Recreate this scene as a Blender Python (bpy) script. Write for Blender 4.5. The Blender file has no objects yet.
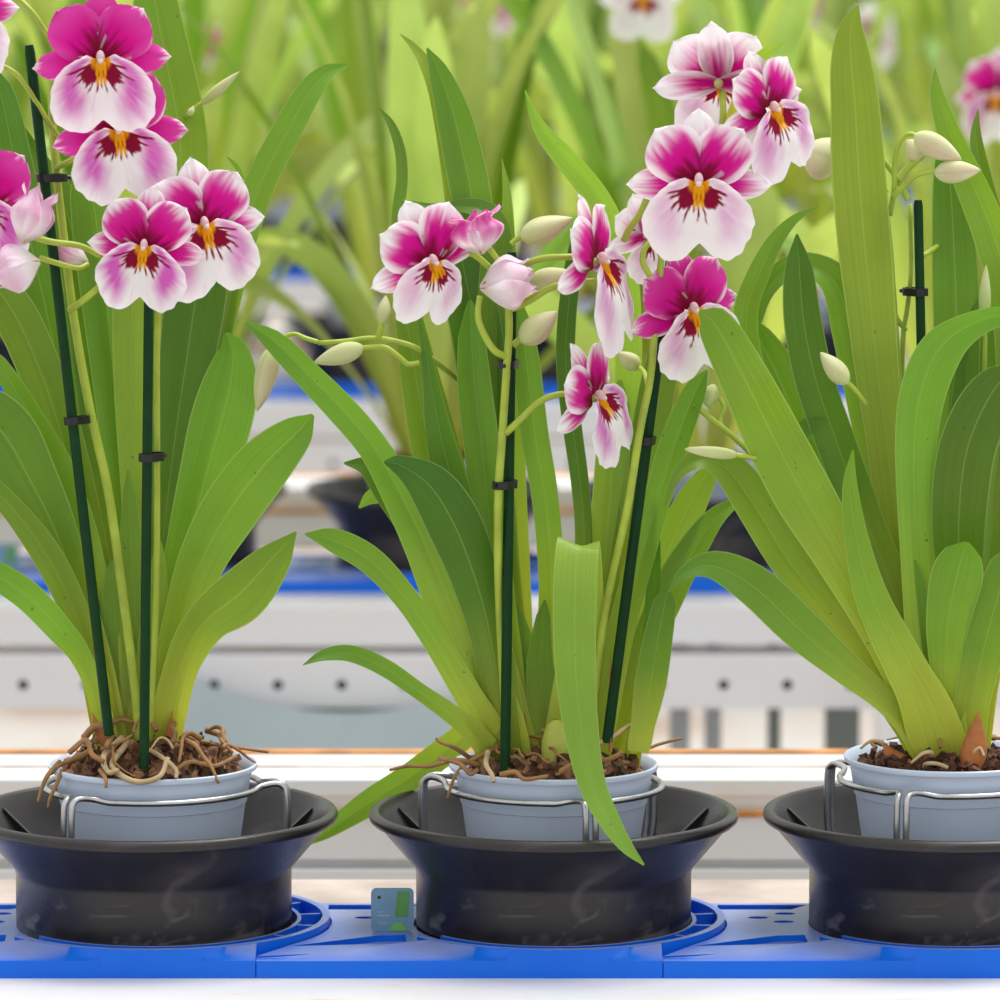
import bpy, bmesh, math, random
from mathutils import Vector, Matrix, noise, Euler
R = math.radians
SC = bpy.context.scene
COL = SC.collection
rnd = random.Random(7)

# ------------------------------------------------------------------ camera
F = 5700.0                       # focal length in pixels of the 1000x1000 frame
TH = R(7.0)
CAM = Vector((0, -3.2, 0.632))
FWD = Vector((0, math.cos(TH), -math.sin(TH)))
UP = Vector((0, math.sin(TH), math.cos(TH)))
RT = Vector((1, 0, 0))

def P(x, y, Y=0.0):
    """the point of the place that lies at photo position x, y on the plane of depth Y"""
    d = FWD + RT * ((x - 500) / F) + UP * ((500 - y) / F)
    return CAM + d * ((Y - CAM.y) / d.y)

def mpp(p):
    return (p - CAM).dot(FWD) / F

# ------------------------------------------------------------------ materials
def newmat(name):
    m = bpy.data.materials.new(name)
    m.use_nodes = True
    nt = m.node_tree
    b = nt.nodes['Principled BSDF']
    return m, nt, b

def N(nt, t, **kw):
    n = nt.nodes.new(t)
    for k, v in kw.items():
        setattr(n, k, v)
    return n

def L(nt, a, b):
    nt.links.new(a, b)

def ramp(nt, stops, interp='LINEAR'):
    r = N(nt, 'ShaderNodeValToRGB')
    r.color_ramp.interpolation = interp
    els = r.color_ramp.elements
    while len(els) < len(stops):
        els.new(0.5)
    for e, (p, c) in zip(els, stops):
        e.position = p
        e.color = (*c, 1) if len(c) == 3 else c
    return r

def mixc(nt, a, b, fac, blend='MIX'):
    m = N(nt, 'ShaderNodeMix', data_type='RGBA', blend_type=blend)
    for sock, v in ((m.inputs[0], fac), (m.inputs[6], a), (m.inputs[7], b)):
        if hasattr(v, 'links'):
            L(nt, v, sock)
        elif isinstance(v, (int, float)):
            sock.default_value = v
        else:
            sock.default_value = (*v, 1)
    return m.outputs[2]

def mth(nt, op, a, b=0.0, clamp=False):
    m = N(nt, 'ShaderNodeMath', operation=op, use_clamp=clamp)
    for sock, v in ((m.inputs[0], a), (m.inputs[1], b)):
        if hasattr(v, 'links'):
            L(nt, v, sock)
        else:
            sock.default_value = v
    return m.outputs[0]

def plain(name, col, rough=0.5, metal=0.0, noise_amt=0.0, nscale=30.0, bump=0.0, spec=0.5, coat=0.0):
    m, nt, b = newmat(name)
    b.inputs['Roughness'].default_value = rough
    b.inputs['Metallic'].default_value = metal
    b.inputs['Specular IOR Level'].default_value = spec
    b.inputs['Coat Weight'].default_value = coat
    b.inputs['Base Color'].default_value = (*col, 1)
    if noise_amt or bump:
        tc = N(nt, 'ShaderNodeTexCoord')
        nz = N(nt, 'ShaderNodeTexNoise')
        nz.inputs['Scale'].default_value = nscale
        nz.inputs['Detail'].default_value = 5
        L(nt, tc.outputs['Object'], nz.inputs['Vector'])
        if noise_amt:
            lo = tuple(c * (1 - noise_amt) for c in col)
            hi = tuple(min(1, c * (1 + noise_amt)) for c in col)
            r = ramp(nt, [(0.3, lo), (0.7, hi)])
            L(nt, nz.outputs['Fac'], r.inputs[0])
            L(nt, r.outputs[0], b.inputs['Base Color'])
        if bump:
            bp = N(nt, 'ShaderNodeBump')
            bp.inputs['Strength'].default_value = bump
            bp.inputs['Distance'].default_value = 0.002
            L(nt, nz.outputs['Fac'], bp.inputs['Height'])
            L(nt, bp.outputs[0], b.inputs['Normal'])
    return m

def translucent_out(nt, b, col_out, amount, tint=None):
    """adds light shining through a thin sheet (leaf or petal) to the principled surface"""
    out = nt.nodes['Material Output']
    tr = N(nt, 'ShaderNodeBsdfTranslucent')
    if hasattr(col_out, 'links'):
        if tint:
            L(nt, mixc(nt, col_out, tint, 1.0, 'MULTIPLY'), tr.inputs['Color'])
        else:
            L(nt, col_out, tr.inputs['Color'])
    ms = N(nt, 'ShaderNodeMixShader')
    ms.inputs[0].default_value = amount
    L(nt, b.outputs[0], ms.inputs[1])
    L(nt, tr.outputs[0], ms.inputs[2])
    L(nt, ms.outputs[0], out.inputs['Surface'])

def leaf_mat(name, base, mid, tip, trans=0.4, rough=0.38, vary=0.25, spots=True):
    m, nt, b = newmat(name)
    uv = N(nt, 'ShaderNodeUVMap')
    sp = N(nt, 'ShaderNodeSeparateXYZ')
    L(nt, uv.outputs[0], sp.inputs[0])
    u, v = sp.outputs[0], sp.outputs[1]
    oi = N(nt, 'ShaderNodeObjectInfo')
    # long streaks that follow the blade
    mp = N(nt, 'ShaderNodeMapping')
    mp.inputs['Scale'].default_value = (26, 1.6, 1)
    L(nt, uv.outputs[0], mp.inputs['Vector'])
    wx = N(nt, 'ShaderNodeCombineXYZ')
    L(nt, mth(nt, 'MULTIPLY', oi.outputs['Random'], 50.0), wx.inputs[2])
    ad = N(nt, 'ShaderNodeVectorMath', operation='ADD')
    L(nt, mp.outputs[0], ad.inputs[0]); L(nt, wx.outputs[0], ad.inputs[1])
    nz = N(nt, 'ShaderNodeTexNoise')
    nz.inputs['Scale'].default_value = 1.0
    nz.inputs['Detail'].default_value = 3
    L(nt, ad.outputs[0], nz.inputs['Vector'])
    tc = N(nt, 'ShaderNodeTexCoord')
    n2 = N(nt, 'ShaderNodeTexNoise')
    n2.inputs['Scale'].default_value = 22
    n2.inputs['Detail'].default_value = 4
    L(nt, tc.outputs['Object'], n2.inputs['Vector'])
    # along the blade: pale yellow-green foot, green blade
    vv = mth(nt, 'ADD', v, mth(nt, 'MULTIPLY', mth(nt, 'SUBTRACT', n2.outputs['Fac'], 0.5), 0.25))
    r = ramp(nt, [(0.10, base), (0.52, mid), (1.0, tip)])
    L(nt, vv, r.inputs[0])
    hs = N(nt, 'ShaderNodeHueSaturation')
    L(nt, r.outputs[0], hs.inputs['Color'])
    L(nt, mth(nt, 'ADD', mth(nt, 'MULTIPLY', oi.outputs['Random'], 0.026), 0.488), hs.inputs['Hue'])
    val = mth(nt, 'ADD', mth(nt, 'MULTIPLY', mth(nt, 'SUBTRACT', nz.outputs['Fac'], 0.5), 0.30), 1.0)
    val = mth(nt, 'MULTIPLY', val, mth(nt, 'ADD', mth(nt, 'MULTIPLY', n2.outputs['Fac'], 0.5), 0.75))
    rr = mth(nt, 'FRACT', mth(nt, 'MULTIPLY', oi.outputs['Random'], 7.31))
    val = mth(nt, 'MULTIPLY', val, mth(nt, 'ADD', mth(nt, 'MULTIPLY', rr, vary * 2), 1 - vary))
    L(nt, val, hs.inputs['Value'])
    d = mth(nt, 'ABSOLUTE', mth(nt, 'SUBTRACT', u, 0.5))
    rib = mth(nt, 'LESS_THAN', d, 0.014)
    edge = mth(nt, 'GREATER_THAN', d, 0.475)
    c = mixc(nt, hs.outputs[0], (0.42, 0.58, 0.16), mth(nt, 'MULTIPLY', rib, 0.22))
    c = mixc(nt, c, (0.60, 0.72, 0.30), mth(nt, 'MULTIPLY', edge, 0.22))
    if spots:
        n3 = N(nt, 'ShaderNodeTexNoise')
        n3.inputs['Scale'].default_value = 240
        n3.inputs['Detail'].default_value = 1
        L(nt, tc.outputs['Object'], n3.inputs['Vector'])
        s = mth(nt, 'MULTIPLY', mth(nt, 'GREATER_THAN', n3.outputs['Fac'], 0.77), mth(nt, 'GREATER_THAN', n2.outputs['Fac'], 0.55))
        c = mixc(nt, c, (0.07, 0.09, 0.02), mth(nt, 'MULTIPLY', s, 0.5))
    L(nt, c, b.inputs['Base Color'])
    b.inputs['Roughness'].default_value = rough
    b.inputs['Specular IOR Level'].default_value = 0.32
    bp = N(nt, 'ShaderNodeBump')
    bp.inputs['Strength'].default_value = 0.12
    bp.inputs['Distance'].default_value = 0.0015
    L(nt, nz.outputs['Fac'], bp.inputs['Height'])
    L(nt, bp.outputs[0], b.inputs['Normal'])
    translucent_out(nt, b, c, trans, (1.25, 1.2, 0.55))
    return m

M = {}
M['leaf'] = leaf_mat('orchid_leaf', (0.54, 0.61, 0.075), (0.215, 0.375, 0.034), (0.125, 0.265, 0.022), 0.28)
M['leaf_pale'] = leaf_mat('young_leaf', (0.56, 0.62, 0.085), (0.30, 0.46, 0.05), (0.22, 0.38, 0.04), 0.32, vary=0.18)
M['leaf_dark'] = leaf_mat('old_leaf', (0.46, 0.55, 0.06), (0.12, 0.255, 0.020), (0.07, 0.18, 0.017), 0.25)
M['leaf_far_haze'] = leaf_mat('far_leaf', (0.55, 0.60, 0.15), (0.38, 0.51, 0.13), (0.45, 0.58, 0.20), 0.42, vary=0.35, spots=False)  # distant haze and brightness painted into a paler leaf colour

def petal_mat(name, trans=0.3):
    m, nt, b = newmat(name)
    at = N(nt, 'ShaderNodeVertexColor', layer_name='Col')
    tc = N(nt, 'ShaderNodeTexCoord')
    nz = N(nt, 'ShaderNodeTexNoise')
    nz.inputs['Scale'].default_value = 900
    nz.inputs['Detail'].default_value = 3
    L(nt, tc.outputs['Object'], nz.inputs['Vector'])
    v = mth(nt, 'ADD', mth(nt, 'MULTIPLY', nz.outputs['Fac'], 0.18), 0.91)
    hs = N(nt, 'ShaderNodeHueSaturation')
    L(nt, at.outputs[0], hs.inputs['Color'])
    L(nt, v, hs.inputs['Value'])
    L(nt, hs.outputs[0], b.inputs['Base Color'])
    b.inputs['Roughness'].default_value = 0.5
    b.inputs['Specular IOR Level'].default_value = 0.12
    bp = N(nt, 'ShaderNodeBump')
    bp.inputs['Strength'].default_value = 0.15
    bp.inputs['Distance'].default_value = 0.0006
    L(nt, nz.outputs['Fac'], bp.inputs['Height'])
    L(nt, bp.outputs[0], b.inputs['Normal'])
    translucent_out(nt, b, hs.outputs[0], trans)
    return m
M['petal'] = petal_mat('orchid_petal', 0.3)
M['bud'] = petal_mat('orchid_bud', 0.12)

M['stem'] = plain('flower_stem_green', (0.36, 0.47, 0.045), 0.45, noise_amt=0.18, nscale=60)
M['stake'] = plain('dark_green_stake', (0.002, 0.036, 0.007), 0.5, noise_amt=0.2, nscale=80, spec=0.2)
M['clip'] = plain('black_clip', (0.006, 0.006, 0.007), 0.35)
M['pot'] = plain('blue_grey_pot', (0.56, 0.645, 0.81), 0.42, noise_amt=0.03, nscale=25, spec=0.4)
M['wire'] = plain('galvanised_wire', (0.50, 0.50, 0.50), 0.32, metal=1.0, noise_amt=0.12, nscale=120)
M['root'] = plain('aerial_root', (0.30, 0.155, 0.055), 0.7, noise_amt=0.35, nscale=90, bump=0.4)
M['root_pale'] = plain('aerial_root_pale', (0.52, 0.38, 0.21), 0.65, noise_amt=0.25, nscale=90, bump=0.4)
M['bulb'] = plain('pseudobulb_green', (0.42, 0.46, 0.07), 0.45, noise_amt=0.25, nscale=40)
M['sheath'] = plain('dry_sheath', (0.42, 0.14, 0.035), 0.65, noise_amt=0.35, nscale=70, bump=0.3)
M['bark'] = None

def bark_mat(name, cols):
    m, nt, b = newmat(name)
    tc = N(nt, 'ShaderNodeTexCoord')
    vo = N(nt, 'ShaderNodeTexVoronoi')
    vo.inputs['Scale'].default_value = 190
    L(nt, tc.outputs['Object'], vo.inputs['Vector'])
    nz = N(nt, 'ShaderNodeTexNoise'); nz.inputs['Scale'].default_value = 120; nz.inputs['Detail'].default_value = 6
    L(nt, tc.outputs['Object'], nz.inputs['Vector'])
    sx = N(nt, 'ShaderNodeSeparateColor'); L(nt, vo.outputs['Color'], sx.inputs[0])
    f = mth(nt, 'ADD', mth(nt, 'MULTIPLY', sx.outputs[0], 0.6), mth(nt, 'MULTIPLY', nz.outputs['Fac'], 0.4))
    r = ramp(nt, [(0.2, cols[0]), (0.5, cols[1]), (0.75, cols[2])])
    L(nt, f, r.inputs[0])
    L(nt, r.outputs[0], b.inputs['Base Color'])
    b.inputs['Roughness'].default_value = 0.85
    bp = N(nt, 'ShaderNodeBump'); bp.inputs['Strength'].default_value = 0.8; bp.inputs['Distance'].default_value = 0.003
    L(nt, nz.outputs['Fac'], bp.inputs['Height']); L(nt, bp.outputs[0], b.inputs['Normal'])
    return m
M['bark'] = bark_mat('bark_mix', [(0.03, 0.012, 0.006), (0.11, 0.043, 0.019), (0.30, 0.16, 0.075)])
M['peat'] = bark_mat('peat_mix', [(0.022, 0.008, 0.004), (0.07, 0.024, 0.012), (0.16, 0.06, 0.03)])

def saucer_mat():
    m, nt, b = newmat('black_plastic')
    tc = N(nt, 'ShaderNodeTexCoord')
    nz = N(nt, 'ShaderNodeTexNoise'); nz.inputs['Scale'].default_value = 14; nz.inputs['Detail'].default_value = 7; nz.inputs['Distortion'].default_value = 1.2
    mp = N(nt, 'ShaderNodeMapping'); mp.inputs['Scale'].default_value = (1, 1, 1.6)
    L(nt, tc.outputs['Object'], mp.inputs['Vector']); L(nt, mp.outputs[0], nz.inputs['Vector'])
    r = ramp(nt, [(0.45, (0.0115, 0.0095, 0.0092)), (0.62, (0.022, 0.0185, 0.0175)), (0.80, (0.11, 0.10, 0.095))])
    L(nt, nz.outputs['Fac'], r.inputs[0])
    n2 = N(nt, 'ShaderNodeTexNoise'); n2.inputs['Scale'].default_value = 26; n2.inputs['Detail'].default_value = 8; n2.inputs['Distortion'].default_value = 2.0
    m2 = N(nt, 'ShaderNodeMapping'); m2.inputs['Scale'].default_value = (1, 1, 2.2)
    L(nt, tc.outputs['Object'], m2.inputs['Vector']); L(nt, m2.outputs[0], n2.inputs['Vector'])
    sz = N(nt, 'ShaderNodeSeparateXYZ'); L(nt, tc.outputs['Object'], sz.inputs[0])
    low = mth(nt, 'SUBTRACT', 1.0, mth(nt, 'MULTIPLY', sz.outputs[2], 28.0), True)
    sc_ = mth(nt, 'MULTIPLY', mth(nt, 'MULTIPLY', mth(nt, 'SUBTRACT', n2.outputs['Fac'], 0.56, True), 5.0, True), mth(nt, 'MULTIPLY', low, 0.45))
    L(nt, mixc(nt, r.outputs[0], (0.36, 0.33, 0.31), sc_), b.inputs['Base Color'])
    r2 = ramp(nt, [(0.35, (0.26,) * 3), (0.7, (0.48,) * 3)])
    L(nt, nz.outputs['Fac'], r2.inputs[0])
    L(nt, r2.outputs[0], b.inputs['Roughness'])
    b.inputs['Specular IOR Level'].default_value = 0.5
    return m
M['saucer'] = saucer_mat()

def dusty_sheen(name, col, dust, amt, rough=0.35, scale=9.0):
    """plastic or paint with dust and a painted glancing sheen on its upward faces"""
    m, nt, b = newmat(name)
    ge = N(nt, 'ShaderNodeNewGeometry')
    sp = N(nt, 'ShaderNodeSeparateXYZ'); L(nt, ge.outputs['Normal'], sp.inputs[0])
    tc = N(nt, 'ShaderNodeTexCoord')
    nz = N(nt, 'ShaderNodeTexNoise'); nz.inputs['Scale'].default_value = scale; nz.inputs['Detail'].default_value = 6
    L(nt, tc.outputs['Object'], nz.inputs['Vector'])
    up = mth(nt, 'SUBTRACT', sp.outputs[2], 0.88, True)
    r = ramp(nt, [(0.35, (0.35,) * 3), (0.7, (1,) * 3)])
    L(nt, nz.outputs['Fac'], r.inputs[0])
    f = mth(nt, 'MULTIPLY', mth(nt, 'MULTIPLY', up, 9.0, True), mth(nt, 'MULTIPLY', r.outputs[0], amt), True)
    L(nt, mixc(nt, col, dust, f), b.inputs['Base Color'])  # paler colour covers both dust and the glancing reflection on flat tops
    b.inputs['Roughness'].default_value = rough
    b.inputs['Specular IOR Level'].default_value = 0.28
    return m
M['blue'] = dusty_sheen('blue_plastic', (0.002, 0.135, 0.72), (0.50, 0.52, 0.68), 0.75, 0.36)
M['white'] = None

def white_mat(name, rust):
    m, nt, b = newmat(name)
    tc = N(nt, 'ShaderNodeTexCoord')
    mp = N(nt, 'ShaderNodeMapping'); mp.inputs['Scale'].default_value = (3, 14, 14)
    L(nt, tc.outputs['Object'], mp.inputs['Vector'])
    nz = N(nt, 'ShaderNodeTexNoise'); nz.inputs['Scale'].default_value = 4; nz.inputs['Detail'].default_value = 7
    L(nt, mp.outputs[0], nz.inputs['Vector'])
    w = (0.72, 0.73, 0.76)
    r = ramp(nt, [(0.48, w), (0.66, (0.76, 0.72, 0.69)), (0.84, (0.58, 0.40, 0.27))] if rust else [(0.35, w), (0.75, (0.72, 0.71, 0.72))])
    L(nt, nz.outputs['Fac'], r.inputs[0])
    L(nt, r.outputs[0], b.inputs['Base Color'])
    b.inputs['Roughness'].default_value = 0.45
    return m
M['white'] = white_mat('white_paint', False)
M['white_rust'] = white_mat('white_paint_rusty', True)
M['rust'] = plain('rusty_edge', (0.55, 0.25, 0.08), 0.8, noise_amt=0.4, nscale=30)
M['cream'] = white_mat('cream_paint', True)
M['stain'] = plain('rust_stained_paint', (0.46, 0.385, 0.34), 0.7, noise_amt=0.25, nscale=18)
M['grey'] = plain('grey_steel', (0.45, 0.50, 0.54), 0.5, noise_amt=0.1, nscale=10)
M['grey_dark'] = plain('dark_grey_steel', (0.20, 0.24, 0.23), 0.5, noise_amt=0.2, nscale=10)
M['sheet'] = plain('grey_blue_sheet', (0.40, 0.50, 0.55), 0.5, noise_amt=0.07, nscale=12)

def floor_mat():
    m, nt, b = newmat('greenhouse_floor')
    tc = N(nt, 'ShaderNodeTexCoord')
    nz = N(nt, 'ShaderNodeTexNoise'); nz.inputs['Scale'].default_value = 3.5; nz.inputs['Detail'].default_value = 8
    L(nt, tc.outputs['Object'], nz.inputs['Vector'])
    r = ramp(nt, [(0.35, (0.50, 0.50, 0.49)), (0.52, (0.46, 0.40, 0.35)), (0.68, (0.26, 0.15, 0.09))])
    L(nt, nz.outputs['Fac'], r.inputs[0])
    L(nt, r.outputs[0], b.inputs['Base Color'])
    b.inputs['Roughness'].default_value = 0.85
    return m
M['floor'] = floor_mat()

# ------------------------------------------------------------------ object helpers
def link(name, me, mat=None, parent=None, mats=None):
    o = bpy.data.objects.new(name, me)
    COL.objects.link(o)
    if mats:
        for m in mats:
            me.materials.append(m)
    elif mat is not None:
        me.materials.append(mat)
    if parent is not None:
        o.parent = parent
    return o

def mesh(name, verts, faces, uvs=None, cols=None, smooth=True, fmat=None):
    me = bpy.data.meshes.new(name)
    me.from_pydata([tuple(v) for v in verts], [], faces)
    if uvs is not None:
        ul = me.uv_layers.new(name='UVMap')
        flat = []
        for l in me.loops:
            flat.extend(uvs[l.vertex_index])
        ul.data.foreach_set('uv', flat)
    if cols is not None:
        ca = me.color_attributes.new(name='Col', type='FLOAT_COLOR', domain='POINT')
        flat = []
        for c in cols:
            flat.extend((c[0], c[1], c[2], 1.0))
        ca.data.foreach_set('color', flat)
    if smooth:
        me.polygons.foreach_set('use_smooth', [True] * len(me.polygons))
    if fmat:
        me.polygons.foreach_set('material_index', fmat)
    me.update()
    return me

def empty(name, loc, label, cat, group=None):
    o = bpy.data.objects.new(name, None)
    COL.objects.link(o)
    o.location = loc
    o.empty_display_size = 0.05
    tag(o, label, cat, group)
    return o

def tag(o, label=None, cat=None, group=None, kind=None):
    for k, v in (('label', label), ('category', cat), ('group', group), ('kind', kind)):
        if v:
            o[k] = v
    return o

def copy_tree(o, parent=None):
    c = o.copy()
    COL.objects.link(c)
    c.parent = parent
    for ch in list(o.children):
        copy_tree(ch, c)
    return c

class MB:
    """gathers vertices and faces for one mesh"""
    def __init__(s):
        s.v, s.f = [], []
    def add(s, v, f):
        b = len(s.v)
        s.v.extend(Vector(p) for p in v)
        s.f.extend(tuple(b + i for i in q) for q in f)
    def box(s, x0, x1, y0, y1, z0, z1):
        v = [(x, y, z) for x in (x0, x1) for y in (y0, y1) for z in (z0, z1)]
        s.add(v, [(0, 1, 3, 2), (4, 6, 7, 5), (0, 4, 5, 1), (2, 3, 7, 6), (0, 2, 6, 4), (1, 5, 7, 3)])
    def lathe(s, prof, n=64, close=False):
        """prof: list of (r, z); revolved about z"""
        v, f = [], []
        m = len(prof)
        for i in range(n):
            a = 2 * math.pi * i / n
            for r_, z in prof:
                v.append((r_ * math.cos(a), r_ * math.sin(a), z))
        for i in range(n):
            j = (i + 1) % n
            for k in range(m if close else m - 1):
                l = (k + 1) % m
                f.append((i * m + k, j * m + k, j * m + l, i * m + l))
        s.add(v, f)
    def tube(s, pts, rad, n=8, cap=True):
        pts = [Vector(p) for p in pts]
        m = len(pts)
        v, f = [], []
        t0 = (pts[1] - pts[0]).normalized()
        ref = Vector((0, 1, 0)) if abs(t0.y) < 0.9 else Vector((1, 0, 0))
        nrm = t0.cross(ref).normalized()
        for i, p in enumerate(pts):
            t = (pts[min(i + 1, m - 1)] - pts[max(i - 1, 0)]).normalized()
            nrm = (nrm - t * nrm.dot(t)).normalized()
            bi = t.cross(nrm)
            r_ = rad(i / (m - 1)) if callable(rad) else rad
            for k in range(n):
                a = 2 * math.pi * k / n
                v.append(p + (nrm * math.cos(a) + bi * math.sin(a)) * r_)
        for i in range(m - 1):
            for k in range(n):
                l = (k + 1) % n
                f.append((i * n + k, i * n + l, (i + 1) * n + l, (i + 1) * n + k))
        if cap:
            f.append(tuple(range(n - 1, -1, -1)))
            f.append(tuple((m - 1) * n + k for k in range(n)))
        s.add(v, f)
    def build(s, name, mat, parent=None, smooth=True, angle=None, bevel=0.0):
        me = mesh(name, s.v, s.f, smooth=smooth)
        if bevel:
            bm = bmesh.new(); bm.from_mesh(me)
            es = [e for e in bm.edges if len(e.link_faces) == 2 and e.calc_face_angle(0) > 0.6]
            bmesh.ops.bevel(bm, geom=es, offset=bevel, segments=2, affect='EDGES', profile=0.7)
            bm.to_mesh(me); bm.free()
        if angle:
            me.set_sharp_from_angle(angle=R(angle))
        return link(name, me, mat, parent)

def crom(pts, n):
    """Catmull-Rom through tuples of any length, n samples"""
    m = len(pts)
    if m == 2:
        pts = [pts[0], tuple((a + b) / 2 for a, b in zip(*pts)), pts[1]]
        m = 3
    out = []
    for k in range(n):
        s = k / (n - 1) * (m - 1)
        i = min(int(s), m - 2)
        t = s - i
        p1, p2 = pts[i], pts[i + 1]
        p0 = pts[i - 1] if i > 0 else tuple(2 * a - b for a, b in zip(p1, p2))
        p3 = pts[i + 2] if i + 2 < m else tuple(2 * b - a for a, b in zip(p1, p2))
        out.append(tuple(0.5 * (2 * b + (c - a) * t + (2 * a - 5 * b + 4 * c - d) * t * t + (3 * b - a - 3 * c + d) * t ** 3)
                         for a, b, c, d in zip(p0, p1, p2, p3)))
    return out

def sstep(a, b, x):
    t = max(0.0, min(1.0, (x - a) / (b - a)))
    return t * t * (3 - 2 * t)

def lerp3(a, b, t):
    return tuple(x + (y - x) * t for x, y in zip(a, b))

# ------------------------------------------------------------------ leaves
CS = (-1, -0.72, -0.38, -0.10, 0, 0.10, 0.38, 0.72, 1)
def blade(centres, halfw, sides, fold=0.22, cs=CS, wav=0.0, seed=0):
    """a keeled strap leaf along centres (tip first); sides: the across direction at each centre"""
    n = len(centres)
    verts, faces, uvs = [], [], []
    acc = [0.0]
    for i in range(1, n):
        acc.append(acc[-1] + (centres[i] - centres[i - 1]).length)
    for i in range(n):
        t = (centres[min(i + 1, n - 1)] - centres[max(i - 1, 0)]).normalized()
        s_ = (sides[i] - t * sides[i].dot(t)).normalized()
        nn = s_.cross(t).normalized()
        w = halfw[i]
        for u in cs:
            k = math.sqrt(u * u + 0.02) - 0.14
            wv = wav * w * math.sin(acc[i] * 55 + seed + u * 1.5) * u * u
            verts.append(centres[i] + s_ * (u * w) + nn * (fold * w * (k - 0.4) * (1.25 - 0.3 * u * u) + wv))
            uvs.append((0.5 + 0.5 * u, 1 - acc[i] / acc[-1]))
    c = len(cs)
    for i in range(n - 1):
        for k in range(c - 1):
            faces.append((i * c + k, i * c + k + 1, (i + 1) * c + k + 1, (i + 1) * c + k))
    return mesh('leaf', verts, faces, uvs)

def pleaf(root, pts, d=0.0, mat='leaf', fold=0.30, roll=0.0, n=34, db=None, name='leaf', sign=1):
    """leaf from photo outline: pts = (x, y, width[, depth]) tip first, depth falls off from d at the tip to db at the foot"""
    m = len(pts)
    db = d * 0.12 if db is None else db
    full = []
    for i, p in enumerate(pts):
        s = i / (m - 1)
        dep = p[3] if len(p) > 3 else db + (d - db) * (1 - s) ** 0.9
        full.append((p[0], p[1], dep, p[2]))
    sm = crom(full, n)
    cen = [P(x, y, Y) for x, y, Y, w in sm]
    hw = [max(0.25, w) * 0.5 * mpp(c) * (1 + 0.45 * sstep(0.72, 1.0, i / (n - 1))) for i, ((x, y, Y, w), c) in enumerate(zip(sm, cen))]
    if pts[0][2] > 6:        # rounded end
        hw = [w * math.sqrt(max(0.03, min(1.0, i / (n - 1) / 0.09))) for i, w in enumerate(hw)]
    sides, prev = [], None
    for i in range(n):
        t = (cen[min(i + 1, n - 1)] - cen[max(i - 1, 0)]).normalized()
        v = (CAM - cen[i]).normalized()
        s_ = t.cross(v)
        if prev is not None and s_.length < 0.35:
            s_ = prev - t * prev.dot(t)
        s_.normalize()
        if prev is not None and s_.dot(prev) < 0:
            s_ = -s_
        prev = s_
        sides.append(s_)
    if roll:
        out = []
        for i in range(n):
            t = (cen[min(i + 1, n - 1)] - cen[max(i - 1, 0)]).normalized()
            out.append(Matrix.Rotation(R(roll), 3, t) @ sides[i])
        hw = [w / math.cos(R(roll)) for w in hw]
        sides = out
    o_inv = root.location
    cen = [c - o_inv for c in cen]
    me = blade(cen, hw, sides, fold * sign, wav=0.03, seed=pts[0][0])
    return link(name, me, M[mat], root)

# ------------------------------------------------------------------ flowers
WHITE = (0.96, 0.93, 0.955)
MAG = (0.66, 0.004, 0.28)
PINK = (0.76, 0.12, 0.50)
VIO = (0.70, 0.13, 0.56)
CRIM = (0.26, 0.002, 0.035)
YEL = (0.92, 0.42, 0.01)

def nz3(x, y, z):
    return noise.noise(Vector((x, y, z)))

def tepal(length, width, ang, seed, white, dark, back=0.25, cup=0.12, tipw=0.55, y0=0.0, tipcol=WHITE, base_w=0.32, nt=26, nu=19, core=MAG):
    """one petal or sepal growing from the flower centre in direction ang (degrees, 90 = up)"""
    verts, faces, cols = [], [], []
    ca, sa = math.cos(R(ang)), math.sin(R(ang))
    for i in range(nt):
        t = i / (nt - 1)
        prof = (base_w + (1 - base_w) * math.sin(min(1, t / tipw) * math.pi / 2)) if t < tipw else math.sqrt(max(0.0, 1 - ((t - tipw) / (1 - tipw)) ** 2.1))
        prof = max(prof, 0.02)
        for j in range(nu):
            u = -1 + 2 * j / (nu - 1)
            rip = 1 + 0.03 * math.sin(seed + t * 9) * abs(u)
            a = t * length * (1 - 0.06 * u * u)
            b = u * prof * width / 2 * rip
            y = y0 + back * t * t * length * 0.5 - cup * (1 - u * u) * math.sin(t * math.pi) * 0.8 + 0.05 * math.sin(seed * 3 + u * 4 + t * 5) * t
            verts.append((ca * a - sa * b, y, sa * a + ca * b))
            e = max(t, abs(u) * (0.45 + 0.55 * prof))
            vein = nz3(u * 7 * prof, t * 1.6, seed) * 0.13 + nz3(u * 24, t * 2.5, seed + 9) * 0.10
            wfac = sstep(1.02 - white * 1.05, 1.10 - white * 0.35, e + vein)
            dk = sstep(0.46, 0.16, t + nz3(u * 7, t * 2, seed + 4) * 0.28) * dark
            c = lerp3(core, PINK, 0.5 * sstep(0.45, 0.95, e))
            c = lerp3(c, tipcol, wfac)
            c = lerp3(c, CRIM, dk)
            # pale flecks between the dark veins at the foot of the petal
            fl = nz3(u * 13, t * 3.0, seed + 21)
            if 0.12 < t < 0.34 and abs(u) > 0.35 and fl > 0.36:
                c = lerp3(c, WHITE, 0.4 * dark)
            cols.append(c)
    for i in range(nt - 1):
        for j in range(nu - 1):
            faces.append((i * nu + j, i * nu + j + 1, (i + 1) * nu + j + 1, (i + 1) * nu + j))
    return verts, faces, cols

LIPR = [(0, 1.72), (5, 1.88), (11, 2.16), (20, 2.36), (31, 2.38), (43, 2.22), (54, 1.98), (65, 1.66), (76, 1.28), (88, 0.92), (102, 0.62), (118, 0.42)]
def lip_r(a):
    a = abs(a)
    for (a0, r0), (a1, r1) in zip(LIPR, LIPR[1:]):
        if a <= a1:
            return r0 + (r1 - r0) * (a - a0) / (a1 - a0)
    return LIPR[-1][1]

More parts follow.
